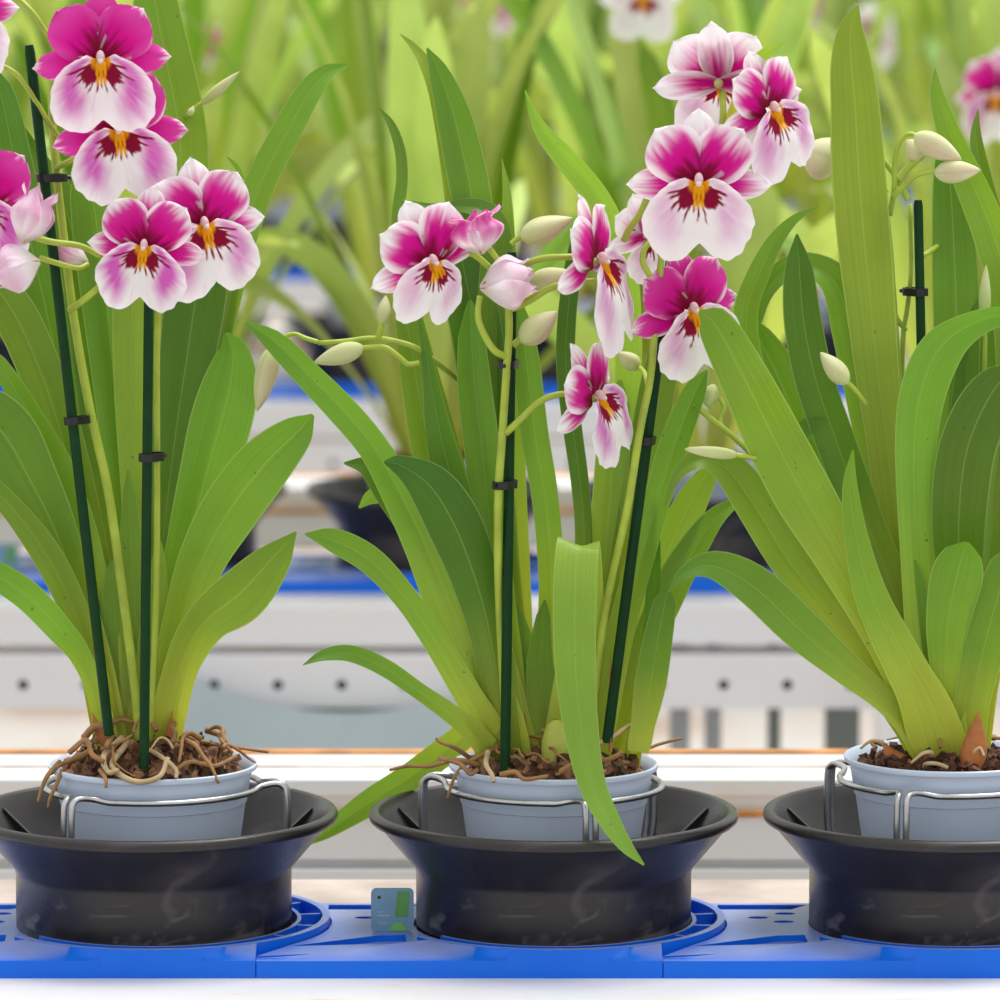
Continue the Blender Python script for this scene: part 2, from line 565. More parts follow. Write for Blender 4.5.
def lip(seed, white, na=96, nr=40, lx=1.0, lz=1.0, fwd=0.0, lr=0.0):
    verts, faces, cols = [], [], []
    AM = 116
    rng = random.Random(int(seed * 100))
    streaks = []
    for k in range(13):
        b_ = -72 + k * 12 + rng.uniform(-3, 3)
        streaks.append((b_, rng.uniform(0.85, 1.32) * (1.0 - 0.0022 * abs(abs(b_) - 40)), rng.uniform(2.4, 4.2)))
    asym = rng.uniform(-0.03, 0.03)
    for i in range(na):
        a = -AM + 2 * AM * i / (na - 1)
        RR = lip_r(a) * (1 + asym * (1 if a > 0 else -1)) * (1 + 0.02 * math.sin(a * 0.16 + seed) + 0.010 * math.sin(a * 0.55 + seed * 2) * sstep(0, 20, abs(a)))
        for j in range(nr):
            q = j / (nr - 1)
            r_ = RR * (0.03 + 0.97 * q)
            x, z = r_ * math.sin(R(a)), -r_ * math.cos(R(a))
            y = -0.20 - 0.32 * math.sin(min(1, r_ / 1.6) * math.pi * 0.75) + 0.30 * (r_ / 2.2) ** 3 - 0.05 * math.cos(R(a) * 4) * q + 0.05 * q * q * math.sin(a * 0.22 + seed)
            cf, sf = math.cos(R(fwd)), math.sin(R(fwd))
            px_, py_, pz_ = x * lx, y * cf + z * lz * sf, z * lz * cf - y * sf
            cr, sr_ = math.cos(R(lr)), math.sin(R(lr))
            verts.append((px_ * cr + pz_ * sr_, py_, pz_ * cr - px_ * sr_))
            ex = x + 0.10 * nz3(x * 2, z * 2, seed)
            # white ground, violet veined shoulders, white margin
            vein = nz3(a * 0.16, r_ * 0.7, seed) * 0.5 + nz3(a * 0.45, r_ * 1.4, seed + 3) * 0.35
            side = sstep(0.25, 0.85, abs(ex) / (0.55 + 0.35 * r_)) * sstep(1.0, 0.62, q + vein * 0.25) * sstep(0.25, 0.55, q)
            v = max(0.0, min(1.0, side * (1.15 - white) + vein * 0.45 * side + 0.16 * (1 - white) * max(0, vein)))
            c = lerp3(WHITE, VIO, v)
            c = lerp3(c, (0.80, 0.45, 0.72), 0.45 * sstep(0.12, 0.4, vein) * (1 - white) * sstep(1.0, 0.8, q))
            # dark crimson mask that breaks into streaks
            m_ = 0.0
            wob = 3.0 * nz3(r_ * 3, seed, a * 0.02)
            for (sa, sl, sw) in streaks:
                dd = abs(a + wob - sa)
                lim = sw * (1.15 - r_ / sl * 0.5) / max(0.35, r_)
                if r_ < sl and dd < lim:
                    m_ = max(m_, sstep(lim, lim * 0.55, dd) * sstep(sl, sl * 0.86, r_))
            aa = abs(a)
            if 11 < aa < 68:
                core = 0.90 - 0.009 * abs(aa - 38) + 0.16 * nz3(a * 0.14, 0, seed)
                m_ = max(m_, sstep(core, core - 0.06, r_))
            if r_ < 0.42 and aa < 80:
                m_ = max(m_, sstep(0.42, 0.36, r_))
            c = lerp3(c, CRIM, m_)
            # yellow crest
            if aa < 30:
                for s0 in (-11, 0, 11):
                    yl = sstep(5.5, 2.5, abs(a - s0) * max(0.4, r_) * 1.6) * sstep(0.78, 0.6, r_)
                    c = lerp3(c, YEL, yl)
            c = lerp3(c, YEL, sstep(0.36, 0.24, r_))
            cols.append(c)
    for i in range(na - 1):
        for j in range(nr - 1):
            faces.append((i * nr + j, (i + 1) * nr + j, (i + 1) * nr + j + 1, i * nr + j + 1))
    return verts, faces, cols

def blob(c, rx, ry, rz, col, n=10, m=8):
    v, f, cl = [], [], []
    for i in range(m + 1):
        ph = math.pi * i / m
        for j in range(n):
            th = 2 * math.pi * j / n
            v.append((c[0] + rx * math.sin(ph) * math.cos(th), c[1] + ry * math.sin(ph) * math.sin(th), c[2] + rz * math.cos(ph)))
            cl.append(col)
    for i in range(m):
        for j in range(n):
            k = (j + 1) % n
            f.append((i * n + j, i * n + k, (i + 1) * n + k, (i + 1) * n + j))
    return v, f, cl

def cat_vfc(lst):
    V, Fc, C = [], [], []
    for v, f, c in lst:
        b = len(V)
        V += v; C += c
        Fc += [tuple(b + i for i in q) for q in f]
    return V, Fc, C

FLOWER_N = [0]
def flower(root, x, y, Y, yaw=0, pitch=0, roll=0, scale=0.018, white=0.3, dors=None, lipw=0.35, lod=1.0, label=None, squash=1.0, lx=1.0, lz=1.0, fwd=0.0, lr=0.0):
    """pansy-faced orchid flower: a column with two petals, three sepals and a lip under it"""
    FLOWER_N[0] += 1
    seed = FLOWER_N[0] * 1.7
    rg = random.Random(FLOWER_N[0])
    loc = P(x, y, Y) - root.location
    nt, nu, na, nr = (26, 21, 110, 44) if lod == 1 else (10, 9, 26, 12)
    core = cat_vfc([blob((0, -0.30, 0.12), 0.13, 0.20, 0.21, (0.86, 0.62, 0.66)),
                    blob((0, -0.44, 0.02), 0.09, 0.10, 0.09, (0.9, 0.8, 0.75)),
                    blob((0, -0.34, -0.16), 0.19, 0.14, 0.20, YEL),
                    blob((-0.12, -0.40, -0.34), 0.055, 0.08, 0.15, YEL), blob((0.12, -0.40, -0.34), 0.055, 0.08, 0.15, YEL),
                    blob((0, -0.42, -0.36), 0.05, 0.07, 0.18, YEL), blob((0, 0.10, 0), 0.16, 0.30, 0.16, (0.6, 0.62, 0.25))])
    fl = link('flower', mesh('flower', *core[:2], cols=core[2]), M['petal'], root)
    fl.matrix_local = Matrix.Translation(loc) @ (Matrix.Rotation(R(yaw), 4, 'Z') @ Matrix.Rotation(R(pitch), 4, 'X') @ Matrix.Rotation(R(roll), 4, 'Y')) @ Matrix.Diagonal((scale * squash, scale, scale, 1))
    dors = white + 0.12 if dors is None else dors
    spec = [('sepal', 2.15, 1.22, 90 + rg.uniform(-4, 4), dors, 0.55, 0.10),
            ('sepal', 2.12, 1.0, 183 + rg.uniform(-5, 5), white + 0.08, 0.45, 0.14),
            ('sepal', 2.12, 1.0, -3 + rg.uniform(-5, 5), white + 0.08, 0.45, 0.14),
            ('petal', 2.02, 1.72, 132 + rg.uniform(-4, 4), white, 1.0, -0.02),
            ('petal', 2.02, 1.72, 48 + rg.uniform(-4, 4), white, 1.0, -0.02)]
    for k, (nm, ln, wd, an, wh, dk, y0) in enumerate(spec):
        v, f, c = tepal(ln, wd, an, seed + k * 3.3, wh, dk, back=0.12 if nm == 'petal' else 0.25, y0=y0, nt=nt, nu=nu, tipw=0.6 if nm == 'petal' else 0.5)
        link(nm, mesh(nm, v, f, cols=c), M['petal'], fl)
    v, f, c = lip(seed, lipw, na, nr, lx, lz, fwd, lr)
    link('lip', mesh('lip', v, f, cols=c), M['petal'], fl)
    if label:
        fl['label'] = label
    return fl

def axis_matrix(p, d):
    """matrix whose +Z runs along d, at p"""
    return Matrix.Translation(p) @ d.to_track_quat('Z', 'Y').to_matrix().to_4x4()

BUD_A = (0.40, 0.54, 0.13)
BUD_B = (0.80, 0.78, 0.50)
BUD_C = (0.62, 0.30, 0.33)
def bud(root, a, b, w, Y, Yb=None, green=0.4, pinkish=0.3, label=None, sharp=0.8):
    """closed bud from photo point a (stalk end) to b (tip), w wide"""
    A, B = P(a[0], a[1], Y) - root.location, P(b[0], b[1], Y if Yb is None else Yb) - root.location
    ln = (B - A).length
    hw = w * 0.5 * mpp(P(a[0], a[1], Y))
    v, f, c = [], [], []
    n, m = 24, 18
    sd = a[0] * 0.37
    for i in range(m + 1):
        t = i / m
        r_ = hw * (math.sin(math.pi * t ** 0.72) ** sharp if 0 < t < 1 else 0.0)
        r_ = max(r_, hw * 0.10 * (1 - t))
        for j in range(n):
            th = 2 * math.pi * j / n
            rr = r_ * (1 + 0.05 * math.cos(3 * th + sd + t * 0.8))
            v.append((rr * math.cos(th), rr * math.sin(th), t * ln))
            k = green * (0.45 + 0.55 * sstep(0.8, 0.0, t)) + 0.25 * sstep(0.85, 1.0, t) + 0.12 * nz3(th, t * 3, sd)
            col = lerp3(BUD_B, BUD_A, max(0, min(1, k)))
            pk = pinkish * (0.5 + 0.5 * math.cos(th * 2 + sd)) * sstep(0.05, 0.3, t) * (1 + 0.6 * nz3(th * 3, t * 2, sd))
            col = lerp3(col, BUD_C, max(0, min(1, pk)))
            seam = abs(math.cos(1.5 * th + sd * 0.5))
            if seam < 0.10:
                col = lerp3(col, (0.45, 0.35, 0.22), 0.3)
            c.append(col)
    for i in range(m):
        for j in range(n):
            k = (j + 1) % n
            f.append((i * n + j, i * n + k, (i + 1) * n + k, (i + 1) * n + j))
    o = link('bud', mesh('bud', v, f, cols=c), M['bud'], root)
    o.matrix_local = axis_matrix(A, B - A)
    if label:
        o['label'] = label
    return o

def half_open(root, a, b, w, Y, Yb=None, pink=0.5, flare=0.35, label=None, sd=1.0):
    """flower just opening: five tepals curling round a cup, from stalk point a towards b"""
    A, B = P(a[0], a[1], Y) - root.location, P(b[0], b[1], Y if Yb is None else Yb) - root.location
    ln = (B - A).length
    hw = w * 0.5 * mpp(P(a[0], a[1], Y))
    fl = link('flower', mesh('flower', *blob((0, 0, ln * 0.35), hw * 0.5, hw * 0.5, ln * 0.33, (0, 0, 0))[:2],
                             cols=[lerp3(CRIM, PINK, 0.6)] * 90), M['petal'], root)
    fl.matrix_local = axis_matrix(A, B - A)
    for k in range(5):
        v, f, c = [], [], []
        a0 = 2 * math.pi * k / 5 + sd
        nm = 'sepal' if k % 2 == 0 else 'petal'
        inn = 1.0 if nm == 'sepal' else 0.9
        nt, nu = 18, 13
        for i in range(nt):
            t = i / (nt - 1)
            r_ = hw * inn * (0.10 + 0.92 * math.sin(min(1.0, t * 1.35) * math.pi * 0.62)) * (1 - 0.42 * sstep(0.55, 0.95, t)) + hw * flare * sstep(0.8, 1.0, t) * (0.6 + 0.6 * math.sin(k * 2.1 + sd))
            wd = 0.85 * (math.sin(math.pi * min(1, 0.18 + t * 0.62)) if t < 0.55 else math.sqrt(max(0, 1 - ((t - 0.5) / 0.5) ** 2)) )
            for j in range(nu):
                u = -1 + 2 * j / (nu - 1)
                th = a0 + u * max(wd, 0.03)
                rr = r_ * (1 + 0.05 * u * u)
                v.append((rr * math.cos(th), rr * math.sin(th), t * ln * (1 - 0.08 * u * u)))
                e = max(abs(u), t)
                cc = lerp3(WHITE, lerp3(PINK, MAG, 0.4), max(0, min(1, pink * (sstep(0.15, 0.7, t) * (1 - 0.8 * sstep(0.85, 1.0, abs(u))) + 0.7 * nz3(u * 3, t * 3, sd + k)))))
                cc = lerp3(cc, (0.70, 0.72, 0.42), 0.7 * sstep(0.3, 0.0, t))
                c.append(cc)
        for i in range(nt - 1):
            for j in range(nu - 1):
                f.append((i * nu + j, i * nu + j + 1, (i + 1) * nu + j + 1, (i + 1) * nu + j))
        link(nm, mesh(nm, v, f, cols=c), M['petal'], fl)
    if label:
        fl['label'] = label
    return fl

def pstem(root, pts, w0, w1=None, name='flower_stem', mat='stem', n=26, sides=9):
    """stem through photo points (x, y, depth), w0 to w1 wide"""
    w1 = w0 if w1 is None else w1
    sm = crom([tuple(p) for p in pts], n)
    cen = [P(*p) for p in sm]
    k = mpp(cen[0]) * 0.5
    mb = MB()
    mb.tube([c - root.location for c in cen], lambda t: (w0 + (w1 - w0) * t) * k, sides)
    return mb.build(name, M[mat], root)

def stake(root, a, b, w, clips, label=None):
    """green support stick from photo point a (top) to b, clips at (x, y, depth, partner dx)"""
    A, B = P(*a) - root.location, P(*b) - root.location
    r_ = w * 0.5 * mpp(P(*a))
    mb = MB()
    mb.tube([A, A + (B - A) * 0.01, (A + B) / 2, B], lambda t: r_ * (0.8 if t == 0 else 1), 14)
    st = mb.build('stake', M['stake'], root, angle=40)
    if label:
        st['label'] = label
    ax = (B - A).normalized()
    for t, dx, dyy in clips:
        c = A + (B - A) * t
        cb = MB()
        n = 26
        v, f = [], []
        off = Vector((dx * mpp(P(*a)), dyy, 0))
        hh = 0.0022
        # a flat band round the stick and the flower stem beside it
        e1 = off.normalized(); e2 = ax.cross(e1).normalized()
        Lh = off.length / 2
        for j in range(n):
            th = 2 * math.pi * j / n
            for rad_, zz in ((r_ + 0.0006, -hh), (r_ + 0.0020, -hh), (r_ + 0.0020, hh), (r_ + 0.0006, hh)):
                v.append(c + off / 2 + e1 * (math.cos(th) * rad_ + (Lh if math.cos(th) > 0 else -Lh)) + e2 * math.sin(th) * rad_ + ax * zz)
        for j in range(n):
            k = (j + 1) % n
            for q in range(4):
                f.append((j * 4 + q, k * 4 + q, k * 4 + (q + 1) % 4, j * 4 + (q + 1) % 4))
        cb.add(v, f)
        e = c + off + e1 * (r_ + 0.001)
        cb.tube([e - e1 * 0.001, e + e1 * 0.0032], 0.0012, 6)
        cb.build('clip', M['clip'], st, angle=40)
    return st

# ------------------------------------------------------------------ pots, holders
POT_PROF = [(0.0405, 0.0), (0.0425, 0.0), (0.0478, 0.049), (0.0490, 0.051), (0.0496, 0.0535), (0.0500, 0.0545), (0.0512, 0.0655), (0.0532, 0.0668), (0.0562, 0.0850),
            (0.0590, 0.0856), (0.0594, 0.0868), (0.0593, 0.0882), (0.0584, 0.0888), (0.0572, 0.0880), (0.0548, 0.0820), (0.0480, 0.035), (0.0400, 0.004), (0.0, 0.004)]
def pot_mesh(n=72):
    mb = MB()
    mb.lathe([(0.0, 0.0)] + POT_PROF, n)
    me = mesh('pot', mb.v, mb.f)
    me.set_sharp_from_angle(angle=R(38))
    return me

def mix_mesh(rad, z, dome, seed, n=46, rings=16, rough=0.006, chips=0):
    """heap of bark in the pot: a lumpy disc with loose chips on it"""
    rg = random.Random(seed)
    mb = MB()
    v, f = [(0, 0, z + dome)], []
    for i in range(1, rings + 1):
        q = i / rings
        for j in range(n):
            a = 2 * math.pi * j / n
            r_ = rad * q
            x, y = r_ * math.cos(a), r_ * math.sin(a)
            h = z + dome * (1 - q ** 2.2) + (rough * (nz3(x * 110, y * 110, seed) + 0.6 * nz3(x * 260, y * 260, seed + 5)) if q < 1 else -0.004)
            v.append((x, y, h))
    for j in range(n):
        f.append((0, 1 + j, 1 + (j + 1) % n))
    for i in range(rings - 1):
        for j in range(n):
            k = (j + 1) % n
            f.append((1 + i * n + j, 1 + (i + 1) * n + j, 1 + (i + 1) * n + k, 1 + i * n + k))
    mb.add(v, f)
    for _ in range(chips):
        a, q = rg.uniform(0, 6.28), math.sqrt(rg.random()) * 0.91
        x, y = rad * q * math.cos(a), rad * q * math.sin(a)
        h = z + dome * (1 - q ** 2.2) + 0.002
        s_ = rg.uniform(0.0012, 0.0038)
        rot = Euler((rg.uniform(0, 6), rg.uniform(0, 6), rg.uniform(0, 6))).to_matrix()
        vv = [rot @ Vector((sx * s_ * rg.uniform(0.6, 1.9), sy * s_ * rg.uniform(0.5, 1), sz * s_ * 0.5)) + Vector((x, y, h)) for sx in (-1, 1) for sy in (-1, 1) for sz in (-1, 1)]
        mb.add(vv, [(0, 1, 3, 2), (4, 6, 7, 5), (0, 4, 5, 1), (2, 3, 7, 6), (0, 2, 6, 4), (1, 5, 7, 3)])
    return mesh('potting_mix', mb.v, mb.f, smooth=False)

SAUCER_Z = -0.006
def saucer_prof():
    # outside from the foot upward, over the rolled rim, down the inside to a floor
    p = [(0.0, -0.0), (0.0760, 0.0), (0.0772, 0.0012), (0.0775, 0.004), (0.0775, 0.034), (0.0785, 0.0375), (0.0985, 0.0615), (0.1005, 0.0628)]
    for k in range(9):
        a = R(-90 + 30 * k * 0.95)
        p.append((0.1003 + 0.0036 * math.cos(a), 0.0660 + 0.0036 * math.sin(a)))
    p += [(0.0955, 0.0615), (0.0765, 0.0385), (0.0750, 0.035), (0.0745, 0.008), (0.072, 0.006), (0.0, 0.006)]
    return p

def make_saucer(root, n=96):
    mb = MB()
    mb.lathe(saucer_prof(), n)
    b = mb.build('bowl', M['saucer'], root, angle=50)
    return b

FIN = None
def add_fin(root, ang):
    ca, sa = math.cos(R(ang)), math.sin(R(ang))
    t = 0.0011
    prof = [(0.0985, 0.0655), (0.0755, 0.0370), (0.0690, 0.0370), (0.0700, 0.0420)]
    v = []
    for s_ in (-t, t):
        for r_, z in prof:
            v.append((ca * r_ - sa * s_, sa * r_ + ca * s_, z))
    mb = MB()
    mb.add(v, [(0, 1, 2, 3), (7, 6, 5, 4)] + [(i, (i + 1) % 4 + 0, (i + 1) % 4 + 4, i + 4) for i in range(4)])
    return mb.build('fin', M['saucer'], root, smooth=False)

def wire_mesh(angles, z=0.0757, r0=0.0615, r1=0.0765, rad=0.00185, zb=0.006):
    """bent wires that ring the pot, each ending in two legs that stand in the holder"""
    out = []
    m = len(angles)
    for i in range(m):
        a0, a1 = angles[i] + 2.1, angles[(i + 1) % m] - 2.1
        while a1 < a0:
            a1 += 360
        pts = []
        def pol(a, r_, zz):
            return (r_ * math.cos(R(a)), r_ * math.sin(R(a)), zz)
        rl = r1 - 0.004
        pts += [pol(a0, rl, zb), pol(a0, rl, 0.03), pol(a0, r1, 0.055), pol(a0, r1, z - 0.005), pol(a0, r1 - 0.0015, z + 0.0005), pol(a0 + 1, r1 - 0.006, z + 0.0025), pol(a0 + 5, r0 + 0.002, z + 0.0015), pol(a0 + 12, r0, z)]
        for k in range(1, 14):
            pts.append(pol(a0 + 12 + (a1 - a0 - 24) * k / 14, r0, z))
        pts += [pol(a1 - 12, r0, z), pol(a1 - 5, r0 + 0.002, z + 0.0015), pol(a1 - 1, r1 - 0.006, z + 0.0025), pol(a1, r1 - 0.0015, z + 0.0005), pol(a1, r1, z - 0.005), pol(a1, r1, 0.055), pol(a1, rl, 0.03), pol(a1, rl, zb)]
        mb = MB()
        mb.tube(crom(pts, 110), rad, 8)
        out.append(mb)
    return out

def curve_plate(name, loops, z0, z1, bevel=0.0):
    """flat plate with holes: closed outlines in xy filled and extruded from z0 to z1"""
    cu = bpy.data.curves.new(name, 'CURVE')
    cu.dimensions = '2D'
    cu.fill_mode = 'BOTH'
    cu.extrude = (z1 - z0) / 2 - bevel
    cu.bevel_depth = bevel
    cu.bevel_resolution = 1
    cu.offset = -bevel
    for lp in loops:
        sp = cu.splines.new('POLY')
        sp.points.add(len(lp) - 1)
        for p, q in zip(sp.points, lp):
            p.co = (q[0], q[1], 0, 1)
        sp.use_cyclic_u = True
    ob = bpy.data.objects.new(name, cu)
    COL.objects.link(ob)
    bpy.context.view_layer.update()
    dg = bpy.context.evaluated_depsgraph_get()
    me = bpy.data.meshes.new_from_object(ob.evaluated_get(dg))
    bpy.data.objects.remove(ob)
    bpy.data.curves.remove(cu)
    me.name = name
    me.transform(Matrix.Translation((0, 0, (z0 + z1) / 2)))
    me.materials.clear()
    return me

def circ(cx, cy, r_, a0=0, a1=360, n=40, close=True):
    k = n if close else n + 1
    return [(cx + r_ * math.cos(R(a0 + (a1 - a0) * i / n)), cy + r_ * math.sin(R(a0 + (a1 - a0) * i / n))) for i in range(k)]

TRAY_W = 0.2255
ZB = -0.0160
def make_tray():
    """one blue carrier module: floor, deck with a pocket and slots, ring with spokes, front rib"""
    root = empty('carrier_tray', (0, 0, 0), 'blue plastic carrier tray', 'tray')
    # floor under the holder and the pockets
    outer = [(-0.1655, -0.0965), (0.0600, -0.0965), (0.0600, 0.058), (-0.1655, 0.058)]
    me = curve_plate('base_plate', [outer], ZB, -0.0078)
    link('base_plate', me, M['blue'], root)
    # deck on the left of the holder: one outline with a bite for the holder and the neighbour's ring, plus pocket and slots
    bite = circ(0, 0, 0.0800, 218, 142, 30, close=False)      # left side of the holder recess, front to back
    nb = circ(-TRAY_W, 0, 0.0990, 36, -36, 30, close=False)   # neighbour's ring
    deck = [(-0.1655, -0.0940)] + [(-0.066, -0.0720)] + bite + [(-0.05, 0.0590), (-0.138, 0.0590)] + [p for p in nb if p[0] > -0.164]
    pocket = [(-0.148, -0.066), (-0.083, -0.058), (-0.084, -0.034), (-0.100, -0.036)]
    slots = [[(-0.108 + 0.006 * math.cos(a) + dx, 0.016 + 0.0035 * math.sin(a) + dy) for a in [i * 2 * math.pi / 14 for i in range(14)]] for dx, dy in ((0, 0), (0.016, 0.012), (0.014, -0.012))]
    back = [(-0.130, 0.040), (-0.088, 0.040), (-0.078, 0.054), (-0.130, 0.054)]
    me = curve_plate('deck', [deck, pocket, back] + slots, -0.0079, -0.0042)
    link('deck', me, M['blue'], root)
    # front apron: rises from the front edge to a rib on the left and to the ring on the right
    n = 60
    v, f = [], []
    for i in range(n + 1):
        x = -0.1655 + 0.2248 * i / n
        yc = -math.sqrt(max(1e-6, 0.0978 ** 2 - x * x)) if abs(x) < 0.0975 else 0.0
        q = (x + 0.1655) / 0.0975
        yr = -0.0955 + 0.026 * q ** 1.6
        if x < -0.068:
            yt, zt = yr, -0.0052 + 0.0050 * sstep(0, 1, q)
        else:
            yt, zt = yc, -0.0002
        v += [(x, -0.0975, ZB), (x, -0.0975, -0.0062), (x, min(yt, -0.0950), zt - 0.0005 if yt <= -0.095 else -0.0055 + (zt + 0.005) * 0.12), (x, yt, zt), (x, yt + 0.003, zt), (x, yt + 0.003, ZB)]
    for i in range(n):
        for k in range(6):
            f.append((i * 6 + k, (i + 1) * 6 + k, (i + 1) * 6 + (k + 1) % 6, i * 6 + (k + 1) % 6))
    f += [tuple(range(6)), tuple(n * 6 + k for k in range(5, -1, -1))]
    mb = MB(); mb.add(v, f)
    mb.build('front_apron', M['blue'], root, angle=30)
    # ring round the right and front of the holder
    o = circ(0, 0, 0.0978, -142, 62, 60, close=False)
    i_ = circ(0, 0, 0.0935, 62, -142, 60, close=False)
    me = curve_plate('ring', [o + i_], ZB, 0.0)
    link('ring', me, M['blue'], root)
    o = circ(0, 0, 0.0815, -142, 62, 60, close=False)
    i_ = circ(0, 0, 0.0792, 62, -142, 60, close=False)
    me = curve_plate('inner_ring', [o + i_], -0.008, -0.0015)
    link('inner_ring', me, M['blue'], root)
    for a in (-34, -12, 10, 32):
        ca, sa = math.cos(R(a)), math.sin(R(a))
        v = []
        for s_ in (-0.0012, 0.0012):
            for r_, z in ((0.081, -0.0080), (0.094, -0.0080), (0.094, -0.0018), (0.081, -0.0018)):
                v.append((ca * r_ - sa * s_, sa * r_ + ca * s_, z))
        mb = MB()
        mb.add(v, [(0, 1, 2, 3), (7, 6, 5, 4)] + [(q, (q + 1) % 4, (q + 1) % 4 + 4, q + 4) for q in range(4)])
        mb.build('spoke', M['blue'], root, smooth=False)
    return root

# ------------------------------------------------------------------ the setting
fl = MB(); fl.box(-14, 14, -4, 40, -0.86, -0.80)
tag(fl.build('floor', M['floor'], smooth=False), kind='structure')

for nm, b in (('wall_back', (-14, 14, 39.9, 40, -0.8, 3.2)), ('wall_left', (-14, -13.9, -4, 40, -0.8, 3.2)), ('wall_right', (13.9, 14, -4, 40, -0.8, 3.2))):
    mb = MB(); mb.box(*b)
    tag(mb.build(nm, M['white'], smooth=False), kind='structure')

ROW = 1.543
NROW = 8
def rowY(k):            # k = 1 is the row in focus
    return (k - 1) * ROW
# ------------------------------------------------------------------ benches
def make_bench():
    root = empty('plant_bench', (0, 0, 0), 'white steel bench', 'bench')
    HL = 1.5
    mb = MB(); mb.box(-HL, HL, -0.167, 0.19, ZB - 0.012, ZB)
    mb.build('bench_top', M['white_rust'], root, smooth=False, bevel=0.002)
    mb = MB(); mb.box(-HL, HL, 0.085, 0.191, ZB - 0.010, ZB + 0.0006)
    mb.build('stained_edge', M['stain'], root, smooth=False)
    mb = MB(); mb.box(-HL, HL, -0.1665, -0.150, -0.048, ZB - 0.004)
    mb.build('front_rail', M['white'], root, smooth=False, bevel=0.002)
    # lower rail with a row of bolt holes
    hz = -0.0795
    loops = [[(-HL, -0.060), (HL, -0.060), (HL, -0.0985), (-HL, -0.0985)]]
    k0 = (17 - 500) / 1250.0
    x = k0 - 0.0516 * 18
    while x < HL - 0.05:
        if x > -HL + 0.05:
            loops.append(circ(x, hz, 0.0044, n=14))
        x += 0.0516
    me = curve_plate('perforated_rail', loops, -0.0025, 0.0025)
    me.transform(Matrix.Rotation(R(90), 4, 'X'))
    me.transform(Matrix.Translation((0, -0.176, 0)))
    link('perforated_rail', me, M['white'], root)
    mb = MB(); mb.box(-HL, HL, -0.1785, -0.120, -0.0600, -0.0560)
    mb.build('rail_flange', M['white_rust'], root, smooth=False)
    mb = MB(); mb.box(-HL, HL, -0.160, -0.156, -0.0985, -0.0600)
    mb.build('hole_shade_strip', M['clip'], root, smooth=False)  # black strip added to paint the shade seen through the bolt holes
    return root

bench_label = {1: 'white bench carrying the three orchids in sharp focus', 2: 'white bench with a row of bolt holes just behind the flowering orchids',
               3: 'blurred white bench in the third row back', 4: 'blurred white bench in the fourth row back'}
bench = make_bench()
bench['label'] = bench_label[1]
bench['group'] = 'white growing benches'
benches = [bench]
for k in range(2, NROW + 1):
    b = copy_tree(bench)
    b.location = (0, rowY(k), 0)
    b['label'] = bench_label.get(k, 'distant white bench hidden among blurred orchid leaves')
    benches.append(b)
# legs, a few seen under the second bench
for X, w, mt in ((0.178, 0.013, 'grey'), (0.150, 0.016, 'grey'), (0.229, 0.010, 'grey_dark'), (0.286, 0.028, 'grey_dark')):
    mb = MB(); mb.box(X - w / 2, X + w / 2, -0.05, -0.02, -0.80, ZB - 0.012)
    mb.build('leg', M[mt], benches[1], smooth=False, bevel=0.001)
for k in (0, 2, 3, 4, 5, 6, 7):
    for X in (-0.9, 0.75):
        mb = MB(); mb.box(X - 0.02, X + 0.02, -0.05, -0.01, -0.80, ZB - 0.012)
        mb.build('leg', M['grey'], benches[k], smooth=False)
for X in (-0.95, 0.7):
    mb = MB(); mb.box(X - 0.02, X + 0.02, -0.05, -0.01, -0.80, ZB - 0.012)
    mb.build('leg', M['grey'], benches[1], smooth=False)
mb = MB(); mb.box(0.302, 0.326, rowY(2) - 0.225, rowY(2) - 0.200, -0.80, -0.050)
tag(mb.build('post', M['white'], smooth=False, bevel=0.002), 'white upright post in front of the bench rail with bolt holes', 'post')

def make_rear_rail():
    root = empty('service_rail', (0, 0.36, 0), 'white rail', 'rail')
    HL = 1.5
    mb = MB(); mb.box(-HL, HL, 0.0, 0.105, 0.006, 0.0165); mb.build('rail_cap', M['cream'], root, smooth=False, bevel=0.0015)
    mb = MB(); mb.box(-HL, HL, 0.096, 0.106, 0.0160, 0.0185); mb.build('rust_strip', M['rust'], root, smooth=False)
    mb = MB(); mb.box(-HL, HL, 0.044, 0.052, 0.0160, 0.0172); mb.build('seam_strip', M['stain'], root, smooth=False)
    mb = MB(); mb.box(-HL, HL, 0.002, 0.10, -0.06, 0.006); mb.build('rail_web', M['white'], root, smooth=False)
    mb = MB(); mb.box(-HL, HL, -0.006, 0.012, -0.0065, -0.0030); mb.build('rust_ledge', M['rust'], root, smooth=False)
    mb = MB(); mb.box(-HL, HL, -0.004, 0.012, -0.034, -0.0065); mb.build('rail_face', M['white'], root, smooth=False, bevel=0.001)
    mb = MB(); mb.box(-HL, HL, -0.010, 0.012, -0.060, -0.040); mb.build('lower_lip', M['white_rust'], root, smooth=False, bevel=0.001)
    for X in (-0.85, 0.8):
        mb = MB(); mb.box(X - 0.015, X + 0.015, 0.03, 0.07, -0.80, -0.06); mb.build('leg', M['grey'], root, smooth=False)
    return root
sr = make_rear_rail()
sr['label'] = 'white rail with rusty edge directly behind the focused row of black holders'
sr['group'] = 'service rails behind the benches'
for k in range(2, NROW + 1):
    s2 = copy_tree(sr)
    s2.location = (0, rowY(k) + 0.36, 0)
    s2['label'] = {2: 'blurred white rail behind the second row of black holders', 3: 'blurred white rail behind the third row of black holders'}.get(k, 'far white rail lost among blurred orchid leaves')

